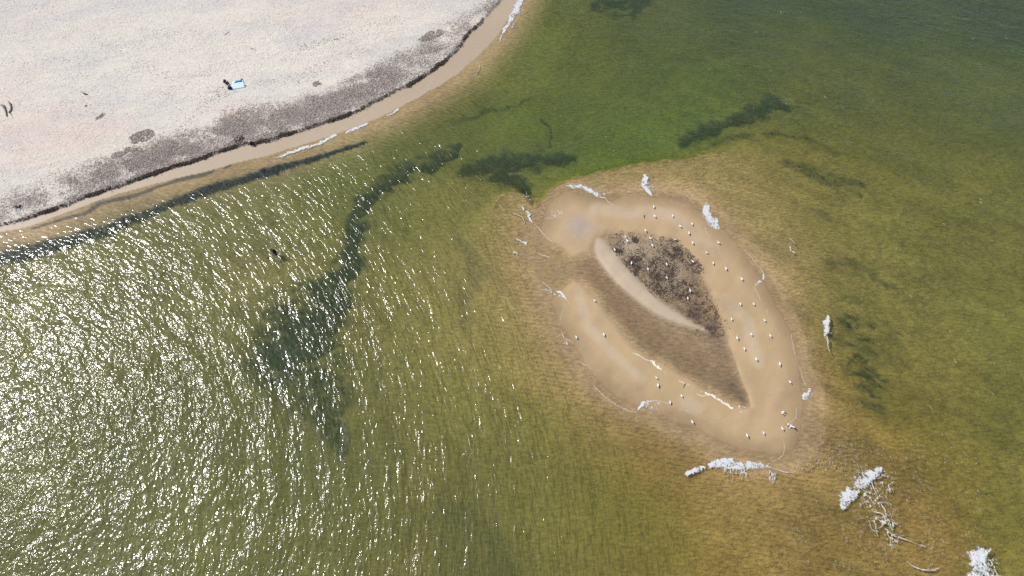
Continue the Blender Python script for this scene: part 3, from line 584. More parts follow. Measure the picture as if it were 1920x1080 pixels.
# small loose flecks of foam drifting over the shoals: nobody could count them
def flecks():
    vs, fs = [], []
    def tuft(x, y, ln, wd, ang):
        n = 5; b = len(vs); z0 = max(float(sea_z(np.array([x]), np.array([y]))[0]), H(x, y))
        c, s_ = math.cos(ang), math.sin(ang); ph = random.uniform(0, 6)
        for k in range(n):
            u = (k / (n - 1) - .5) * ln; bend = .25 * ln * math.sin(ph + k * 1.3)
            w_ = wd * (.4 + .6 * math.sin(math.pi * (k + .5) / n)); h_ = .02 + .045 * random.random()
            for vv, zz in ((bend - w_, -.03), (bend, h_), (bend + w_, -.03)):
                vs.append((x + u * c - vv * s_, y + u * s_ + vv * c, z0 + zz + .012))
        for k in range(n - 1):
            a = b + 3 * k
            fs.append((a, a + 3, a + 4, a + 1)); fs.append((a + 1, a + 4, a + 5, a + 2))
    areas = [((1480,830),(1860,1070),900,(1640,960),150),((1480,800),(1620,900),260,(1530,850),70),((950,370),(1050,500),120,(995,430),50),
             ((1440,870),(1560,930),90,(1490,895),50),((1040,480),(1110,540),60,(1080,510),40),((1180,320),(1330,400),80,(1240,350),60)]
    for (ax, ay), (bx, by), n, (cx, cy), sg in areas:
        k = 0
        while k < n:
            x, y = random.uniform(ax, bx), random.uniform(ay, by)
            if random.random() > math.exp(-((x - cx) ** 2 + (y - cy) ** 2) / (2 * sg * sg)): continue
            k += 1; q = P(x, y); 
            if vn(q[0] / 2.2, q[1] / 2.2, 400) < .45: continue
            tuft(float(q[0]), float(q[1]), random.uniform(.10, .42), random.uniform(.012, .035), random.uniform(-1.3, .3))
    for _ in range(90):      # lone caps on the deeper water
        q = P(random.uniform(760, 1900), random.uniform(20, 1000)); x, y = float(q[0]), float(q[1])
        if H(x, y) > -.5: continue
        tuft(x, y, random.uniform(.2, .8), random.uniform(.02, .045), random.uniform(-1.2, -.3))
    o = grid_object('foam_flecks', np.array(vs), np.array(fs), dict(kind=np.full((len(vs), 3), .6), thick=np.full((len(vs), 3), .25)), fm); o['kind'] = 'stuff'
    o['label'] = 'scattered white foam flecks drifting over the sandy shoals'
flecks()

# ------------------------------------------------------------------ seaweed
def strand_mesh(name, pts, zoff, length, width, mat, lift=.05, tone=True, spread=3.14, base_ang=0.0):
    """pts Nx2 places; every strand is a bent ribbon of two quads lying on the ground, ends lifted a little"""
    n = len(pts); ang = base_ang + rng.uniform(-spread, spread, n); ln = rng.uniform(.5, 1.3, n) * length; wd = rng.uniform(.6, 1.4, n) * width
    bend = rng.uniform(-.35, .35, n) * ln
    z0 = HV(pts[:, 0], pts[:, 1]) + zoff + rng.uniform(0, lift, n)
    c, s_ = np.cos(ang), np.sin(ang); out = np.zeros((n, 6, 3))
    for k, u in enumerate((-.5, 0, .5)):
        bx = bend * (1 if k == 1 else 0); lf = rng.uniform(.3, 1, n) * lift * (1.3 if k == 1 else .4)
        for e, sg in enumerate((-1, 1)):
            vx = u * ln; vy = bx + sg * wd * (.5 if k == 1 else .22)
            out[:, k * 2 + e, 0] = pts[:, 0] + vx * c - vy * s_; out[:, k * 2 + e, 1] = pts[:, 1] + vx * s_ + vy * c
            out[:, k * 2 + e, 2] = z0 + lf + sg * wd * .25
    b = (np.arange(n) * 6)[:, None]
    q = np.concatenate([b + [0, 2, 3, 1], b + [2, 4, 5, 3]], 0)
    shade = np.repeat(rng.uniform(.55, 1.5, n), 6)[:, None] * np.ones(3)
    return grid_object(name, out.reshape(-1, 3), q, dict(tone=np.clip(shade, 0, 2) if tone else shade), mat, smooth=False)
def weed_mat(name, c):
    m, t, bs = new_mat(name); a = N(t, 'ShaderNodeAttribute', attribute_name='tone')
    v = t.nodes.new('ShaderNodeVectorMath'); v.operation = 'MULTIPLY'; v.inputs[1].default_value = c; t.links.new(a.outputs['Color'], v.inputs[0])
    t.links.new(v.outputs[0], bs.inputs['Base Color']); bs.inputs['Roughness'].default_value = .75; bs.inputs['Specular IOR Level'].default_value = .25; return m
m_dry = weed_mat('dry_wrack', (.43, .36, .305)); m_dark = weed_mat('wet_wrack', (.10, .072, .052)); m_sea = weed_mat('seagrass', (.034, .046, .050)); m_pale = weed_mat('bleached_wrack', (.48, .43, .38))
CELL = (np.gradient(GY)[:, None] * np.gradient(GX)[None, :])
def scatter(n, dens, x0, x1, y0, y1):
    j0, j1 = np.searchsorted(GY, (y0, y1)); i0_, i1 = np.searchsorted(GX, (x0, x1)); sl_ = (slice(j0, j1), slice(i0_, i1))
    f = {k: v[sl_] for k, v in F.items() if isinstance(v, np.ndarray)}; d = np.clip(dens(X[sl_], Y[sl_], f), 0, 1) * CELL[sl_]
    d = d.ravel() / d.sum(); k = rng.choice(len(d), n, p=d)
    return np.stack([X[sl_].ravel()[k], Y[sl_].ravel()[k]], -1) + rng.uniform(-.14, .14, (n, 2))
xa, ya = -100, 10; yb = 112
pw = scatter(44000, lambda x, y, f: wrack_mask(x, y, f) ** 1.3, -100, 8, 44, 112)
o = strand_mesh('dried_seaweed', pw, 0, .38, .042, m_dry); o['kind'] = 'stuff'; o['label'] = 'grey brown carpet of dried seaweed along the beach edge'
o = strand_mesh('bleached_straw', pw[:9000] + rng.normal(0, .3, (9000, 2)), .04, .34, .045, m_pale); o['kind'] = 'stuff'; o['label'] = 'pale bleached stalks strewn over the dried seaweed'
pe = scatter(6000, lambda x, y, f: np.exp(-((f['dB'] + .10) / .15) ** 2) * (.12 + sst(.46, .62, fbm(x, y, 2.2, 3, 44))) * (x < P(905, 60)[0]), -100, 8, 44, 112)
o = strand_mesh('wet_seaweed_edge', pe, .0, .36, .10, m_dark, lift=.12); o['kind'] = 'stuff'; o['label'] = 'dark wet seaweed rim where the dry beach drops to the wet sand'
pm = scatter(6000, lambda x, y, f: mud_mask(x, y, f) ** 1.4 * (.25 + .75 * sst(.40, .6, fbm(x, y, .5, 2, 58))) + .03 * (f['mud'] > .3) * (f['dl'] < -.4) * (f['dsp'] > .3) , 10, 36, 40, 66)
o = strand_mesh('mudflat_seaweed', pm, .005, .22, .05, m_dark, lift=.05); o['kind'] = 'stuff'; o['label'] = 'dark brown seaweed litter on the mudflat inside the sandbar'
pl_ = scatter(2200, lambda x, y, f: (.25 * (f['dl'] < -.3) * (f['dsp'] > .3) * (f['mud'] > .1) * sst(.45, .7, fbm(x, y, 1.5, 3, 52))), 10, 36, 30, 66)
o = strand_mesh('mudflat_crumbs', pl_, .0, .14, .05, m_dark, lift=.03); o['kind'] = 'stuff'; o['label'] = 'fine dark crumbs of weed scattered across the lagoon floor'
pg = scatter(5000, lambda x, y, f: np.clip(f['W'] - .45, 0, 1) ** 1.8 * (f['z'] < -.1), -75, 95, 10, 115)
o = strand_mesh('seagrass_meadow', pg, .0, .65, .09, m_sea, lift=.22, spread=.9, base_ang=-.5); o['kind'] = 'stuff'; o['label'] = 'dark seagrass growing on the channel beds around the sandbar'
# crumbs of shell and dry weed all over the dry sand
pc = scatter(5200, lambda x, y, f: (f['dB'] < -1.5) * (.25 + .75 * sst(.45, .65, fbm(x, y, 5, 3, 71))), -102, 10, 44, 116)
o = strand_mesh('beach_debris', pc, .0, .13, .06, m_dry, lift=.03); o['kind'] = 'stuff'; o['label'] = 'small dark crumbs of weed dotting the trampled dry sand'
tr_ = []
for line_ in ([(300,190),(380,135),(440,118),(560,100),(660,60)], [(0,120),(160,110),(300,70),(420,60)], [(560,90),(620,75),(720,40)], [(60,10),(160,60),(260,120),(330,150)], [(330,250),(400,180),(430,170)], [(470,160),(560,150),(600,120),(700,90)]):
    q_ = PL(line_, .5); seg_ = rng.integers(0, len(q_) - 1, 260); u_ = rng.random(260)[:, None]; tr_.append(q_[seg_] * (1 - u_) + q_[seg_ + 1] * u_ + rng.normal(0, .75, (260, 2)))
o = strand_mesh('trodden_debris', np.vstack(tr_), .0, .17, .075, m_dry, lift=.03); o['kind'] = 'stuff'; o['label'] = 'dark crumbs gathered in the trodden tracks across the beach'
def clump(label, px, py, rx, ry, ang, n, mat=m_dry, ln=.34):
    x, y, z = AT(px, py); a = rng.uniform(0, 6.283, n); r = np.sqrt(rng.random(n)) * (.75 + .5 * fbm(np.cos(a) * 2 + px, np.sin(a) * 2, 1, 3, 7))
    u = r * np.cos(a) * rx; v = r * np.sin(a) * ry; c, s_ = math.cos(ang), math.sin(ang)
    p = np.stack([x + u * c - v * s_, y + u * s_ + v * c], -1)
    k = fbm(p[:, 0], p[:, 1], .7, 3, int(px)) > .30; p = p[k]; rr = r[k]
    o = strand_mesh('seaweed_clump', p, .0, ln, .085, mat, lift=.04)
    # pile up toward the middle
    me = o.data; co = np.zeros(len(me.vertices) * 3, np.float32); me.vertices.foreach_get('co', co); co = co.reshape(-1, 3)
    co[:, 2] += np.repeat(.12 * (1 - np.clip(rr, 0, 1)) * rng.random(len(rr)), 6); co -= [x, y, z]; me.vertices.foreach_set('co', co.ravel()); o.location = (x, y, z)
    o['label'] = label; o['category'] = 'seaweed'; o['group'] = 'separate seaweed clumps on the beach'
clump('large grey seaweed patch on pale sand just inland from the beach bend', 810, 66, 2.3, 1.0, .5, 1100)
clump('biggest dark seaweed clump on the left part of the beach', 265, 256, 1.9, 1.4, .5, 620)
clump('flat dark seaweed patch furthest left of the three small patches', 222, 290, 1.1, .6, .35, 330)
clump('small round seaweed patch touching the flat patch left of the others', 239, 281, .55, .6, .2, 130)
clump('oval seaweed patch right below the biggest dark clump', 256, 284, .9, .6, .7, 220)
clump('rounded brown seaweed heap beside the crouching person', 449, 262, .85, .85, 0, 420, m_dark)
clump('small grey seaweed tuft above the wrack band right of the blanket', 594, 157, .7, .6, .4, 120)
clump('faint seaweed streak alone on the pale sand left of centre', 187, 219, .9, .35, .8, 90)
clump('black star shaped weed lump beside the two gulls on the sandy mound', 1191, 451, .45, .42, 0, 230, m_dark, .3)
clump('dark weed lump at the left end of the lagoon mudflat', 1157, 470, .75, .35, -.4, 200, m_dark, .26)

# ------------------------------------------------------------------ helpers for small things
def flat(name, c, rough=.7, var=0.0, scale=6):
    m, t, bs = new_mat(name); bs.inputs['Roughness'].default_value = rough; bs.inputs['Specular IOR Level'].default_value = .3
    if var:
        tc = t.nodes.new('ShaderNodeTexCoord'); nn = noise(t, tc.outputs['Object'], scale, 4, .6); mxx = t.nodes.new('ShaderNodeMix'); mxx.data_type = 'RGBA'
        t.links.new(nn, mxx.inputs['Factor']); mxx.inputs['A'].default_value = tuple(v * (1 - var) for v in c) + (1,); mxx.inputs['B'].default_value = tuple(min(1, v * (1 + var)) for v in c) + (1,)
        t.links.new(mxx.outputs['Result'], bs.inputs['Base Color'])
    else: bs.inputs['Base Color'].default_value = c + (1,)
    return m
def mesh_obj(name, verts, faces, mat, parent=None, smooth=True, loc=(0, 0, 0)):
    me = bpy.data.meshes.new(name); me.from_pydata([tuple(v) for v in verts], [], faces); me.materials.append(mat)
    if smooth: me.polygons.foreach_set('use_smooth', [True] * len(me.polygons))
    me.update(); o = bpy.data.objects.new(name, me); C.objects.link(o); o.parent = parent; o.location = loc; return o
def thing(name, label, cat, loc, rz=0, group=None):
    o = bpy.data.objects.new(name, None); C.objects.link(o); o.location = loc; o.rotation_euler = (0, 0, rz); o.empty_display_size = .1
    o['label'] = label; o['category'] = cat
    if group: o['group'] = group
    return o
def loft(rings):
    """rings: list of lists of points, closed loops, capped"""
    vs = [p for r in rings for p in r]; n = len(rings[0]); fs = []
    for k in range(len(rings) - 1):
        for i in range(n): fs.append((k * n + i, k * n + (i + 1) % n, (k + 1) * n + (i + 1) % n, (k + 1) * n + i))
    fs.append(tuple(range(n))[::-1]); fs.append(tuple((len(rings) - 1) * n + i for i in range(n))); return vs, fs
def ovals(spec, n=10, ax='x'):
    out = []
    for x, y, z, ry, rz in spec:
        out.append([(x, y + ry * math.cos(2 * math.pi * i / n), z + rz * math.sin(2 * math.pi * i / n)) for i in range(n)])
    return out

# ------------------------------------------------------------------ gulls
g_white = flat('gull_white', (.82, .82, .80), .7); g_grey = flat('gull_wing', (.74, .75, .76), .7, .06, 20); g_black = flat('gull_wing_tip', (.03, .03, .032), .6)
g_yel = flat('gull_beak', (.65, .42, .06), .5); g_leg = flat('gull_leg', (.50, .32, .25), .6)
def make_gull():
    r = thing('gull', '', 'gull', (0, 0, 0))
    body = ovals([(-.21, 0, .235, .012, .010), (-.15, 0, .228, .045, .035), (-.06, 0, .215, .082, .072), (.04, 0, .212, .095, .088), (.12, 0, .228, .078, .080),
                  (.17, 0, .262, .050, .055), (.20, 0, .305, .043, .045), (.225, 0, .335, .047, .043), (.26, 0, .340, .040, .036), (.285, 0, .336, .018, .018)], 12)
    v, f = loft(body); mesh_obj('body', v, f, g_white, r)
    v, f = loft(ovals([(.275, 0, .336, .013, .014), (.31, 0, .332, .008, .010), (.335, 0, .324, .003, .004)], 6)); mesh_obj('beak', v, f, g_yel, r)
    v, f = loft(ovals([(-.30, 0, .222, .048, .005), (-.26, 0, .226, .044, .009), (-.18, 0, .232, .030, .014)], 8)); mesh_obj('tail', v, f, g_white, r)
    for s_ in (-1, 1):
        w_ = [[(x, s_ * (y + a * math.cos(t_)), z + b * math.sin(t_)) for t_ in [2 * math.pi * i / 8 for i in range(8)]] for x, y, z, a, b in
              ((.115, .060, .255, .020, .030), (.06, .070, .262, .034, .050), (-.03, .062, .258, .040, .048), (-.12, .044, .252, .034, .032), (-.20, .026, .244, .020, .014))]
        v, f = loft(w_); f = [q[::-1] for q in f] if s_ < 0 else f; wg = mesh_obj('wing', v, f, g_grey, r)
        v, f = loft([[(x, s_ * (y + a * math.cos(t_)), z + b * math.sin(t_)) for t_ in [2 * math.pi * i / 6 for i in range(6)]] for x, y, z, a, b in
              ((-.195, .026, .246, .021, .015), (-.27, .014, .242, .014, .009), (-.335, -.004, .240, .003, .003))]); f = [q[::-1] for q in f] if s_ < 0 else f
        mesh_obj('wing_tip', v, f, g_black, wg)
        v, f = loft([[(x + a * math.cos(t_), s_ * .036 + a * math.sin(t_), z) for t_ in [2 * math.pi * i / 5 for i in range(5)]] for x, z, a in ((.02, .0, .007), (.02, .07, .006), (.015, .16, .008))])
        lg = mesh_obj('leg', v, f, g_leg, r)
        mesh_obj('foot', [(.0, s_ * .036, .012), (.065, s_ * .036 - .03, .004), (.075, s_ * .036, .004), (.065, s_ * .036 + .03, .004), (0, s_ * .036, .0)], [(0, 1, 2), (0, 2, 3), (4, 2, 1), (4, 3, 2), (0, 4, 1), (0, 3, 4)], g_leg, lg, False)
    return r
def copy_tree(o, parent=None):
    c = o.copy(); C.objects.link(c); c.parent = parent
    for ch in [x for x in bpy.data.objects if x.parent == o]: copy_tree(ch, c)
    return c
def copy_thing(src, kids):
    c = src.copy(); C.objects.link(c)
    for k_, gk in kids:
        a = k_.copy(); C.objects.link(a); a.parent = c
        for g_ in gk: b = g_.copy(); C.objects.link(b); b.parent = a
    return c
GULLS = [
(1225.5,388.5,'gull at the foot of the thin foam tongue on the sandbar north arm'),
(1227,406,'gull directly below the one at the foot of the north foam tongue'),
(1210,433,'gull at the upper edge of the mudflat, straight below the short dark stick'),
(1219,447.5,'gull on bare mud just below the gull at the mudflat upper edge'),
(1223,461,'gull on bare mud with a darker back, lower of the close pair on the mudflat'),
(1172.5,444,'upper of the two gulls on the small pale mound in the lagoon'),
(1176,452.5,'lower of the two gulls on the small pale mound in the lagoon'),
(1152,469,'gull at the far left end of the mudflat on dark weed'),
(1183.5,494,'gull on dark weed close to the pale spit, left side of the mudflat'),
(1249.5,496,'gull in the middle of the mudflat, facing the weed on its right'),
(1214.5,505,'gull on the mudflat weed right of the one closest to the pale spit'),
(1250,521,'gull on the mudflat straight below the gull in the mudflat middle'),
(1293.5,545.5,'upper of the two gulls near the lower mudflat weed'),
(1289,560,'lower of the two gulls near the lower mudflat weed'),
(1265.5,449.5,'gull lying crosswise at the top right edge of the mudflat weed'),
(1298.5,491,'gull on the dark weed patch at the right edge of the mudflat'),
(1261,405.5,'gull on pale sand between the north foam tongue and the biggest foam fan'),
(1275,425,'small gull on the sand above the mudflat top right corner'),
(1297,420.5,'gull on the sand nearest the left side of the biggest foam fan'),
(1291,438,'gull on the sand just below the one nearest the biggest foam fan'),
(1298,456,'gull on the sand right beside the top right corner of the mudflat'),
(1324.5,474,'gull on the north east arm between the mudflat and the long foam thread'),
(1346.5,455.5,'gull standing just outside the foam thread below the biggest foam fan'),
(1336.5,494,'left gull of the slanting row of three on the north east arm'),
(1360.5,504.5,'middle gull of the slanting row of three on the north east arm'),
(1390,524,'right gull of the slanting row of three on the north east arm'),
(1387.5,570.5,'left gull of the level pair beside the foam hook on the east arm'),
(1412.5,570.5,'right gull of the level pair beside the foam hook on the east arm'),
(1371,599,'gull on the east arm right at the edge of the dark lagoon'),
(1433,601,'slightly pinkish gull beside the end of the east foam thread'),
(1408,627.5,'gull halfway across the east arm between two outer gulls'),
(1381.5,634.5,'gull by the lagoon edge, left in the loose row of three on the east arm'),
(1443.5,630,'gull nearest the outer rim, right in the loose row of three on the east arm'),
(1395,654.5,'gull on the east arm just below the loose row of three, close to the lagoon'),
(1417,674,'gull in the middle of the lower east arm, above the wide empty sand'),
(1461,683,'gull on the lower east arm left of the long cream foam thread'),
(1480.5,716.5,'gull up and left of the foam tuft at the sandbar lower right corner'),
(1466,804,'gull standing right beside the gull that has its wings open'),
(1431,812,'right gull of the two on the wide sand of the southern tip'),
(1400,817,'left gull of the two on the wide sand of the southern tip'),
(1297.5,791.5,'gull on the south arm below the pale puddle, alone near the south shore'),
(1277.5,742.5,'gull at the upper left corner of the pale puddle on the south arm'),
(1256,755,'gull standing in the foam edge of the fan shaped wash'),
(1230.5,708.5,'upper gull of the close pair on the south west arm'),
(1233,723,'lower gull of the close pair on the south west arm'),
(1114.5,564,'gull at the lagoon edge near the western gap of the sandbar'),
(1132,628,'gull in the middle of the west arm, right of another gull'),
(1080.5,633,'gull furthest left on the sandbar, near the west rim'),
]
g0 = make_gull(); kids = [(k_, [g_ for g_ in bpy.data.objects if g_.parent == k_]) for k_ in bpy.data.objects if k_.parent == g0]
for i, (px, py, lab) in enumerate(GULLS):
    o = g0 if i == 0 else copy_thing(g0, kids)
    x, y, z = AT(px, py + 1); o.location = (x, y, max(z, -.10)); o.rotation_euler = (0, 0, math.radians(random.gauss(112, 16) if px != 1265.5 else 170))
    s_ = random.uniform(.92, 1.16); o.scale = (s_, s_, s_)
    o['label'] = lab; o['group'] = 'gulls standing on the sandbar'
# gull with open wings, and one stretching along the sand
def open_gull(label, px, py, yaw, lift, spread):
    r = thing('gull', label, 'gull', (0, 0, 0), yaw, 'gulls standing on the sandbar')
    v, f = loft(ovals([(-.21, 0, .22, .015, .010), (-.12, 0, .215, .055, .045), (.0, 0, .21, .082, .072), (.10, 0, .22, .075, .070), (.17, 0, .24, .046, .046), (.22, 0, .255, .044, .042), (.27, 0, .25, .030, .028)], 12)); mesh_obj('body', v, f, g_white, r)
    v, f = loft(ovals([(.265, 0, .25, .012, .013), (.32, 0, .24, .003, .004)], 6)); mesh_obj('beak', v, f, g_yel, r)
    v, f = loft(ovals([(-.33, 0, .215, .075, .005), (-.20, 0, .222, .035, .014)], 8)); mesh_obj('tail', v, f, g_white, r)
    for s_ in (-1, 1):
        def sec(y, x0, x1, z, th): return [(x0, s_ * y, z), ((x0 + x1) / 2, s_ * y, z + th), (x1, s_ * y, z), ((x0 + x1) / 2, s_ * y, z - th * .3)]
        k = spread
        R_ = [sec(.05, -.08, .12, .25, .03), sec(.22 * k, -.07, .16, .25 + .09 * lift, .022), sec(.40 * k, -.10, .13, .25 + .16 * lift, .014), sec(.56 * k, -.15, .04, .25 + .17 * lift, .009)]
        v, f = loft(R_); f = f if s_ < 0 else [q[::-1] for q in f]; wg = mesh_obj('wing', v, f, g_white if s_ > 0 else g_grey, r)
        v, f = loft([sec(.56 * k, -.15, .04, .25 + .17 * lift, .0095), sec(.70 * k, -.22, -.10, .25 + .16 * lift, .004)]); f = f if s_ < 0 else [q[::-1] for q in f]; mesh_obj('wing_tip', v, f, g_black, wg)
        v, f = loft([[(x + a * math.cos(t_), s_ * .036 + a * math.sin(t_), z) for t_ in [2 * math.pi * i / 5 for i in range(5)]] for x, z, a in ((.02, .0, .007), (.015, .16, .008))]); mesh_obj('leg', v, f, g_leg, r)
    x, y, z = AT(px, py); r.location = (x, y, z)
open_gull('gull with both wings spread wide near the southern tip of the sandbar', 1481, 800, math.radians(60), 1.2, 1.0)
open_gull('gull half opening its wings above the spread winged gull', 1467, 775, math.radians(135), .8, .45)

# ------------------------------------------------------------------ driftwood
m_wood = flat('driftwood', (.20, .175, .15), .85, .35, 5); m_wdark = flat('dark_driftwood', (.07, .058, .048), .85, .35, 6)
def log(label, pts, rad, mat=m_wood, sc=1.0, stubs=2, name='driftwood_log', cat='driftwood', group='driftwood lying on the sand'):
    W_ = [AT(*p) for p in pts]; c0 = W_[0]; loc = Vector(c0)
    path = smooth_line(np.array([[p[0] - c0[0], p[1] - c0[1], p[2] - c0[2] + rad * .7] for p in W_]), 2)
    rings = []; n = 8
    for k in range(len(path)):
        a = path[max(k - 1, 0)]; b = path[min(k + 1, len(path) - 1)]; d = Vector(b - a).normalized(); u = Vector((0, 0, 1)); s_ = d.cross(u).normalized(); u = s_.cross(d)
        tt = k / (len(path) - 1); r = rad * (1.0 - .55 * tt) * (.35 if k in (0, len(path) - 1) else 1)
        rings.append([Vector(path[k]) + (s_ * math.cos(q) + u * math.sin(q)) * r * (.8 + .4 * vn(np.array([k * .9]), np.array([i * 1.3]), len(label))[0]) for i, q in enumerate([2 * math.pi * i / n for i in range(n)])])
    v, f = loft(rings)
    for _ in range(stubs):
        k = random.randint(1, len(path) - 2); p = Vector(path[k]); d = Vector((random.uniform(-1, 1), random.uniform(-1, 1), .5)).normalized(); L_ = rad * random.uniform(3, 6); b = len(v)
        s_ = d.cross(Vector((0, 0, 1))).normalized(); u = s_.cross(d)
        for tt, r in ((0, rad * .5), (1, rad * .15)):
            v += [p + d * L_ * tt + (s_ * math.cos(q) + u * math.sin(q)) * r for q in [2 * math.pi * i / 5 for i in range(5)]]
        f += [(b + i, b + (i + 1) % 5, b + 5 + (i + 1) % 5, b + 5 + i) for i in range(5)] + [tuple(b + 5 + i for i in range(5))]
    o = mesh_obj(name, v, f, mat, None, True, loc); o['label'] = label; o['category'] = cat; o['group'] = group; return o
log('longer straight grey log at the left edge of the beach', [(7,198),(10,205),(12,211),(13,219)], .17)
log('shorter bent grey log right beside the straight log', [(19,194),(21.5,200),(21.5,207),(17,212)], .17)
log('small dark stump on the sand upper left of the blanket', [(158,176),(165,178)], .14, m_wdark)
log('tiny dark stick below the small stump on the left sand', [(163,197),(160,200)], .08, m_wdark)
log('thin straight stick on the upper beach above the blanket', [(421,66),(425,63),(430,59)], .05)
log('thin curved twig on the sand above and right of the blanket', [(470,91),(476,92),(480,95)], .05)
log('curved black log on the grey sand at the lower left of the beach', [(30,388),(36,389),(40,385)], .18, m_wdark)
log('dark stick standing on the wrack edge at the lower left shore', [(203,356),(206,352),(208,349)], .13, m_wdark)
log('short dark stick on wet sand between the north arm gulls', [(1208,403),(1208.5,410)], .06, m_wdark)
log('long thin dark stick along the edge of the pale spit', [(1216,545),(1223,551),(1230,558)], .06, m_wdark)
log('small forked dark twig by the spume line of the lagoon', [(1286,719),(1283,722),(1281,727)], .05, m_wdark)
log('faint horizontal twig right of the upper beach footprints', [(625,74),(635,74.5)], .05)
log('thin dark twig on the sand below the blanket', [(431,206),(438,206)], .05)

# ------------------------------------------------------------------ people
skin = flat('skin', (.48, .30, .22), .6); blk = flat('black_cloth', (.012, .012, .013), .8, .3, 12); olive = flat('dark_olive_cloth', (.030, .030, .018), .85, .5, 10)
jean = flat('navy_denim', (.020, .045, .12), .85, .3, 14); whit = flat('white_cloth', (.80, .76, .78), .8); hairm = flat('dark_hair', (.030, .020, .014), .6); neo = flat('black_wetsuit', (.006, .006, .007), .9)
shoe = flat('dark_shoe', (.05, .04, .035), .7); eyem = flat('eye', (.02, .015, .012), .3); purple = flat('dark_purple_coat', (.035, .018, .030), .8, .4, 10)
def skinned(name, J, E, mat, parent, root, sub=1):
    """one continuous surface grown round a skeleton of joints {name:(x,y,z,r)}"""
    bm = bmesh.new(); sk = bm.verts.layers.skin.verify(); vv = {}
    for k, (x, y, z, r) in J.items():
        v = bm.verts.new((x, y, z)); rr = r if isinstance(r, tuple) else (r, r); v[sk].radius = rr; v[sk].use_root = (k == root); vv[k] = v
    for a, b in E: bm.edges.new((vv[a], vv[b]))
    me = bpy.data.meshes.new(name); bm.to_mesh(me); bm.free(); me.materials.append(mat)
    o = bpy.data.objects.new(name, me); C.objects.link(o); o.parent = parent
    m = o.modifiers.new('skin', 'SKIN'); m.use_smooth_shade = True; s_ = o.modifiers.new('sub', 'SUBSURF'); s_.levels = sub; s_.render_levels = sub + 1
    return o
def lerp3(a, b, t_): return tuple(a[i] + (b[i] - a[i]) * t_ for i in range(3))
def person(label, loc, rz, Jt, top, legs, hatm=None, hair=hairm, cat='person', shoes=True, bulk=1.0):
    """Jt: joint positions in metres: hip, chest, neck, head, shL elL haL, shR.., hiL knL anL toL .."""
    r = thing('person', label, cat, loc, rz); J = {}; E = []
    def j(n, p, rad): J[n] = (*p, rad)
    j('hip', Jt['hip'], (.15, .12)); j('waist', lerp3(Jt['hip'], Jt['chest'], .5), (.135, .11)); j('chest', Jt['chest'], (.16, .12)); j('neckb', lerp3(Jt['chest'], Jt['neck'], .75), .075); j('neck', Jt['neck'], .055)
    hd = Vector(Jt['head']); nk = Vector(Jt['neck']); up = (hd - nk).normalized(); fw = Vector(Jt['face']).normalized()
    j('jaw', tuple(hd - up * .05 + fw * .02), (.070, .075)); j('skull', tuple(hd + up * .035), (.082, .095)); j('crown', tuple(hd + up * .095), (.055, .065))
    E += [('hip', 'waist'), ('waist', 'chest'), ('chest', 'neckb'), ('neckb', 'neck'), ('neck', 'jaw'), ('jaw', 'skull'), ('skull', 'crown')]
    T = {k: J[k] for k in J}; 
    for s_ in 'LR':
        sh, el, ha = (Vector(Jt[k + s_]) for k in ('sh', 'el', 'ha')); hi, kn, an, to = (Vector(Jt[k + s_]) for k in ('hi', 'kn', 'an', 'to'))
        j('sh' + s_, tuple(sh), .060); j('ua' + s_, tuple((sh + el) / 2), .048); j('el' + s_, tuple(el), .040); j('wr' + s_, tuple(ha), .027)
        E += [('chest', 'sh' + s_), ('sh' + s_, 'ua' + s_), ('ua' + s_, 'el' + s_), ('el' + s_, 'wr' + s_)]
        d = (ha - el).normalized(); side = d.cross(Vector((0, 0, 1))); side = side.normalized() if side.length > .1 else Vector((1, 0, 0)); dn = d.cross(side)
        j('pa' + s_, tuple(ha + d * .06), (.036, .018)); E.append(('wr' + s_, 'pa' + s_))
        for k in range(4):     # four fingers of unequal length, slightly curled
            o_ = (k - 1.5) * .019; L_ = (.066, .078, .074, .056)[k]; b = ha + d * .085 + side * o_
            j('f%s%da' % (s_, k), tuple(b), .0088); j('f%s%db' % (s_, k), tuple(b + d * L_ * .55 + dn * .008), .008); j('f%s%dc' % (s_, k), tuple(b + d * L_ * .95 + dn * .028), .007)
            E += [('pa' + s_, 'f%s%da' % (s_, k)), ('f%s%da' % (s_, k), 'f%s%db' % (s_, k)), ('f%s%db' % (s_, k), 'f%s%dc' % (s_, k))]
        tb = ha + d * .03 + side * (-.03); j('t%sa' % s_, tuple(tb), .011); j('t%sb' % s_, tuple(tb + d * .035 - side * .026 + dn * .01), .009); E += [('wr' + s_, 't%sa' % s_), ('t%sa' % s_, 't%sb' % s_)]
        j('hj' + s_, tuple(hi), .090); j('th' + s_, tuple((hi + kn) / 2), .080); j('kn' + s_, tuple(kn), .056); j('ca' + s_, tuple(kn * .65 + an * .35), .056); j('an' + s_, tuple(an), .038); j('to' + s_, tuple(to), (.040, .026))
        E += [('hip', 'hj' + s_), ('hj' + s_, 'th' + s_), ('th' + s_, 'kn' + s_), ('kn' + s_, 'ca' + s_), ('ca' + s_, 'an' + s_), ('an' + s_, 'to' + s_)]
    skinned('body', J, E, skin, r, 'hip')
    def fat(keys, f, add=.012):
        out = {}
        for k in keys:
            x, y, z, q = J[k]; q = q if isinstance(q, tuple) else (q, q); out[k] = (x, y, z, (q[0] * f + add, q[1] * f + add))
        return out
    ks = ['hip', 'waist', 'chest', 'neckb'] + [a + s_ for s_ in 'LR' for a in ('sh', 'ua', 'el')]
    JJ = fat(ks, 1.08 * bulk); EE = [('hip', 'waist'), ('waist', 'chest'), ('chest', 'neckb')]
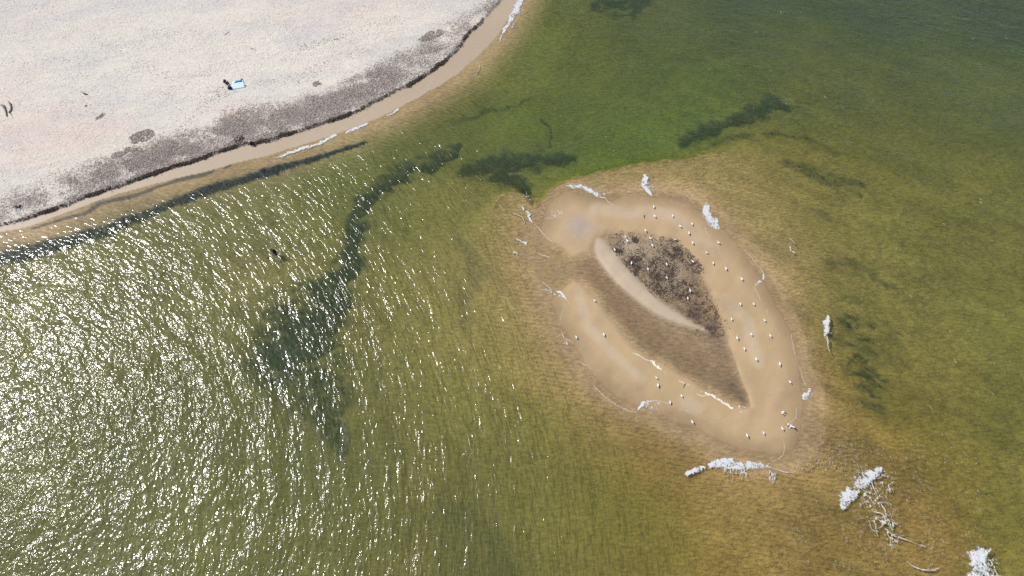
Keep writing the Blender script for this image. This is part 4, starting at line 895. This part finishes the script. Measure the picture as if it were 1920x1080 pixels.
    for s_ in 'LR':
        w0 = Vector(J['el' + s_][:3]) * .15 + Vector(J['wr' + s_][:3]) * .85; JJ['cu' + s_] = (*w0, .036)
        EE += [('chest', 'sh' + s_), ('sh' + s_, 'ua' + s_), ('ua' + s_, 'el' + s_), ('el' + s_, 'cu' + s_)]
    skinned('jacket', JJ, EE, top, r, 'hip')
    ks = ['hip'] + [a + s_ for s_ in 'LR' for a in ('hj', 'th', 'kn', 'ca')]; JJ = fat(ks, 1.1, .014); EE = []
    for s_ in 'LR':
        JJ['cf' + s_] = (*J['an' + s_][:3], .052); EE += [('hip', 'hj' + s_), ('hj' + s_, 'th' + s_), ('th' + s_, 'kn' + s_), ('kn' + s_, 'ca' + s_), ('ca' + s_, 'cf' + s_)]
    skinned('trousers', JJ, EE, legs, r, 'hip')
    if shoes:
        for s_ in 'LR':
            a = Vector(J['an' + s_][:3]); b = Vector(J['to' + s_][:3]); h_ = a - (b - a) * .3; h_.z = b.z
            skinned('shoe', {'h': (*h_, (.045, .042)), 'm': (*((a + b) / 2), (.050, .045)), 't': (*(b + (b - a) * .15), (.045, .034))}, [('h', 'm'), ('m', 't')], shoe, r, 'h')
    # face: eyes, nose, ears
    side = fw.cross(up).normalized(); 
    for sg in (-1, 1):
        e = hd + fw * .088 + side * sg * .032 + up * .02
        v, f = loft([[tuple(e + side * math.cos(q) * a + up * math.sin(q) * a + fw * b) for q in [2 * math.pi * i / 6 for i in range(6)]] for a, b in ((.004, -.01), (.012, 0), (.004, .008))]); mesh_obj('eye', v, f, eyem, r)
        e = hd + side * sg * .084 + up * .01
        v, f = loft([[tuple(e + fw * math.cos(q) * a * .7 + up * math.sin(q) * a + side * sg * b) for q in [2 * math.pi * i / 7 for i in range(7)]] for a, b in ((.028, -.015), (.03, .004), (.018, .012))]); mesh_obj('ear', v, f, skin, r)
    v, f = loft([[tuple(hd + fw * b + up * (c_ + a * math.sin(q)) + side * math.cos(q) * a) for q in [2 * math.pi * i / 6 for i in range(6)]] for a, b, c_ in ((.018, .075, .005), (.014, .100, -.008), (.006, .112, -.012))]); mesh_obj('nose', v, f, skin, r)
    v, f = loft([[tuple(hd + fw * b + up * (-.045 + a * .35 * math.sin(q)) + side * math.cos(q) * a) for q in [2 * math.pi * i / 8 for i in range(8)]] for a, b in ((.020, .070), (.024, .086), (.010, .090))]); mesh_obj('mouth', v, f, flat('lips', (.32, .12, .10)), r)
    # hair or hat as a cap over the skull
    def cap(nm, m_, gr, drop, brim=0):
        rings = []
        for k in range(6):
            th = math.pi / 2 * (1 - k / 5) ; zz = math.sin(th); rr = math.cos(th)
            rings.append([tuple(hd + up * (.02 + (.115 + gr) * zz - (drop * (1 - zz))) - fw * .012 + (fw * math.cos(q) * (.108 + gr) + side * math.sin(q) * (.092 + gr)) * max(rr, .05)) for q in [2 * math.pi * i / 14 for i in range(14)]])
        if brim: rings.append([tuple(hd + up * (.02 - drop - .012) + (fw * math.cos(q) * (.108 + gr + brim * max(.2, math.cos(q))) + side * math.sin(q) * (.092 + gr + brim * .35))) for q in [2 * math.pi * i / 14 for i in range(14)]])
        rings.append([tuple(hd + up * (.0 - drop) - fw * .01 + (fw * math.cos(q) * .07 + side * math.sin(q) * .06)) for q in [2 * math.pi * i / 14 for i in range(14)]])
        v, f = loft(rings); mesh_obj(nm, v, f, m_, r)
    cap('hair', hair, .004, .035)
    if hatm: cap('hat', hatm, .020, .0, .07)
    return r
# sitting at the left end of the blanket, legs drawn up toward it
bx, by, bz = AT(423.5, 156)
person('person in dark top and navy trousers sitting beside the pale blue blanket', (bx, by, bz), math.radians(-38),
  dict(hip=(0, 0, .14), chest=(-.12, 0, .52), neck=(-.10, 0, .68), head=(-.05, 0, .80), face=(1, 0, -.15),
       shL=(-.12, .19, .57), elL=(-.30, .36, .34), haL=(-.42, .42, .08), shR=(-.12, -.19, .57), elR=(-.02, -.30, .33), haR=(.20, -.24, .40),
       hiL=(.03, .10, .13), knL=(.42, .17, .46), anL=(.72, .14, .08), toL=(.88, .16, .05), hiR=(.03, -.10, .13), knR=(.44, -.14, .42), anR=(.80, -.12, .08), toR=(.96, -.15, .05)), olive, jean, bulk=1.25)
# crouching at the wrack edge, white hat
bx, by, bz = AT(474, 272)
person('person in white hat and dark clothes crouching at the seaweed edge of the beach', (bx, by, bz), math.radians(155),
  dict(hip=(-.18, 0, .34), chest=(.14, 0, .60), neck=(.26, 0, .70), head=(.36, 0, .76), face=(.8, 0, -.6),
       shL=(.16, .19, .62), elL=(.34, .26, .38), haL=(.52, .16, .14), shR=(.16, -.19, .62), elR=(.36, -.24, .40), haR=(.56, -.12, .12),
       hiL=(-.16, .10, .33), knL=(.24, .24, .40), anL=(-.04, .20, .08), toL=(.14, .24, .05), hiR=(-.16, -.10, .33), knR=(.26, -.22, .30), anR=(-.10, -.20, .08), toR=(.08, -.24, .05)), purple, blk, whit, bulk=1.2)
# wading chest-deep in a black suit, pale cap
wq = P(515, 472); wx_, wy_ = float(wq[0]), float(wq[1]); wz = H(wx_, wy_)
person('wader in bulky black suit standing in the glittering channel', (wx_, wy_, wz), math.radians(215),
  dict(hip=(0, 0, .95), chest=(.08, 0, 1.32), neck=(.13, 0, 1.49), head=(.17, 0, 1.61), face=(.9, 0, -.35),
       shL=(.08, .20, 1.40), elL=(.24, .34, 1.20), haL=(.46, .26, 1.08), shR=(.08, -.20, 1.40), elR=(.20, -.40, 1.22), haR=(.42, -.46, 1.10),
       hiL=(0, .10, .92), knL=(.10, .14, .50), anL=(.0, .16, .09), toL=(.16, .18, .05), hiR=(0, -.10, .92), knR=(.06, -.14, .50), anR=(-.08, -.16, .09), toR=(.08, -.18, .05)), neo, neo, None, bulk=1.6).scale = (1.28, 1.28, 1.15)
foam('thin rings of disturbed water round the wader', (), [[(514,474,7),(522,478,6)]], [[(504,473,.8),(507,480,.9),(514,483,.8)],[(520,478,1.0),(527,474,1.1),(531,472,.8)],[(506,484,.7),(512,480,.8)],[(514,483,.7),(518,486,.7)],[(503,468,.7),(510,463,.8)],[(526,467,.7),(526,472,.8)]], seed=40, step=.035, hk=.03, group=None, cat='splash', name='splash')
# small dark float beside the wader, with its cord
fx, fy = [float(v) for v in P(502.5, 484)]
r = thing('float_buoy', 'small black float on a cord beside the wader', 'float', (fx, fy, .02))
v, f = loft(ovals([(-.13, 0, .04, .02, .02), (-.10, 0, .04, .09, .08), (0, 0, .05, .13, .11), (.10, 0, .04, .09, .08), (.13, 0, .04, .02, .02)], 10)); mesh_obj('buoy', v, f, neo, r)
cp_ = smooth_line(np.array([(0.1, 0, .06), (.3, .12, .04), (.6, .4, .06), (wx_ - fx - .15, wy_ - fy - .1, .15)]), 2)
v, f = loft([[(p[0] + .012 * math.cos(q), p[1] + .012 * math.sin(q) * .7, p[2] + .012 * math.sin(q)) for q in [2 * math.pi * i / 5 for i in range(5)]] for p in cp_]); mesh_obj('cord', v, f, whit, r)

# blanket with rolled towel and two shoes on its corners
m_bl = flat('pale_blue_cloth', (.55, .68, .78), .9, .08, 5); m_teal = flat('teal_towel', (.03, .30, .50), .9, .25, 9); m_lb = flat('light_blue_towel', (.22, .45, .78), .9, .2, 9)
cs = [AT(*p) for p in ((435.5, 153.5), (456, 149.5), (460, 163.5), (434.5, 168.5))]; bc = np.mean([c_[:2] for c_ in cs], 0); nb_ = 14
bvs, bfs = [], []
for lay in (0, 1):
    for j_ in range(nb_):
        for i_ in range(nb_):
            u, v_ = i_ / (nb_ - 1), j_ / (nb_ - 1)
            a = (1 - v_) * ((1 - u) * np.array(cs[0][:2]) + u * np.array(cs[1][:2])) + v_ * ((1 - u) * np.array(cs[3][:2]) + u * np.array(cs[2][:2]))
            a = a + .03 * np.array([math.sin(7 * v_ + 1), math.sin(6 * u)])
            bvs.append((a[0] - bc[0], a[1] - bc[1], H(a[0], a[1]) + .045 + .035 * fbm(a[0], a[1], .5, 2, 9) - .02 * lay))
n2_ = nb_ * nb_
for j_ in range(nb_ - 1):
    for i_ in range(nb_ - 1):
        a = j_ * nb_ + i_; bfs.append((a, a + nb_, a + nb_ + 1, a + 1)); bfs.append((n2_ + a, n2_ + a + 1, n2_ + a + nb_ + 1, n2_ + a + nb_))
edge = [i_ for i_ in range(nb_)] + [j_ * nb_ + nb_ - 1 for j_ in range(1, nb_)] + [(nb_ - 1) * nb_ + i_ for i_ in range(nb_ - 2, -1, -1)] + [j_ * nb_ for j_ in range(nb_ - 2, 0, -1)]
for a, b in zip(edge, edge[1:] + edge[:1]): bfs.append((a, b, n2_ + b, n2_ + a))
o = mesh_obj('beach_blanket', bvs, bfs, m_bl, None, True, (bc[0], bc[1], 0)); o['label'] = 'pale blue blanket spread on the dry sand'; o['category'] = 'blanket'
x, y, z = AT(445, 153.5); r = thing('beach_towel', 'rolled teal and blue towel on the upper edge of the blanket', 'towel', (x, y, z + .06), math.radians(8))
v, f = loft(ovals([(-.05, 0, .1, .02, .02), (0, 0, .1, .16, .10), (.4, .02, .09, .14, .09), (.72, .01, .1, .16, .10), (.76, 0, .1, .03, .03)], 10)); mesh_obj('rolled_cloth', v, f, m_teal, r)
v, f = loft(ovals([(-.52, -.12, .04, .10, .02), (-.35, -.05, .09, .24, .07), (-.12, 0, .12, .20, .10), (0, 0, .1, .12, .08)], 10)); mesh_obj('loose_end', v, f, m_lb, r)
m_bag = flat('dark_canvas', (.012, .022, .055), .9, .5, 10)
for px, py, rz_, lab in ((453.5, 149.8, .4, 'dark shoes holding down the upper right corner of the blanket'), (460, 161.5, -.7, 'dark shoes holding down the lower right corner of the blanket')):
    x, y, z = AT(px, py); r = thing('pair_of_shoes', lab, 'shoes', (x, y, z + .07), rz_, 'shoes on the blanket corners')
    for s_ in (-1, 1):
        v, f = loft(ovals([(-.15, s_ * .09, .03, .035, .03), (-.11, s_ * .09, .05, .05, .055), (-.02, s_ * .09, .045, .048, .045), (.10, s_ * .10, .03, .058, .035), (.17, s_ * .10, .02, .03, .02)], 10)); mesh_obj('shoe', v, f, shoe, r)
# dark backpack behind the sitting person
x, y, z = AT(431.5, 165.5); r = thing('backpack', 'navy backpack at the lower left corner of the blue blanket', 'backpack', (x, y, z), 2.2); r.scale = (1.5, 1.5, 1.3)
v, f = loft(ovals([(-.24, 0, .12, .10, .08), (-.20, 0, .15, .17, .14), (.0, 0, .17, .20, .16), (.16, 0, .15, .17, .13), (.23, 0, .12, .09, .07)], 12)); mesh_obj('bag', v, f, m_bag, r)
v, f = loft(ovals([(-.12, .19, .12, .04, .08), (-.10, .22, .13, .05, .09), (.08, .22, .13, .05, .09), (.10, .19, .12, .04, .08)], 8)); mesh_obj('pocket', v, f, m_bag, r)
for s_ in (-1, 1):
    v, f = loft([[(x_, s_ * .09 + .025 * math.cos(q), z_ + .008 * math.sin(q)) for q in [2 * math.pi * i / 6 for i in range(6)]] for x_, z_ in ((-.20, .29), (0, .36), (.14, .33), (.22, .22))]); mesh_obj('strap', v, f, blk, r)
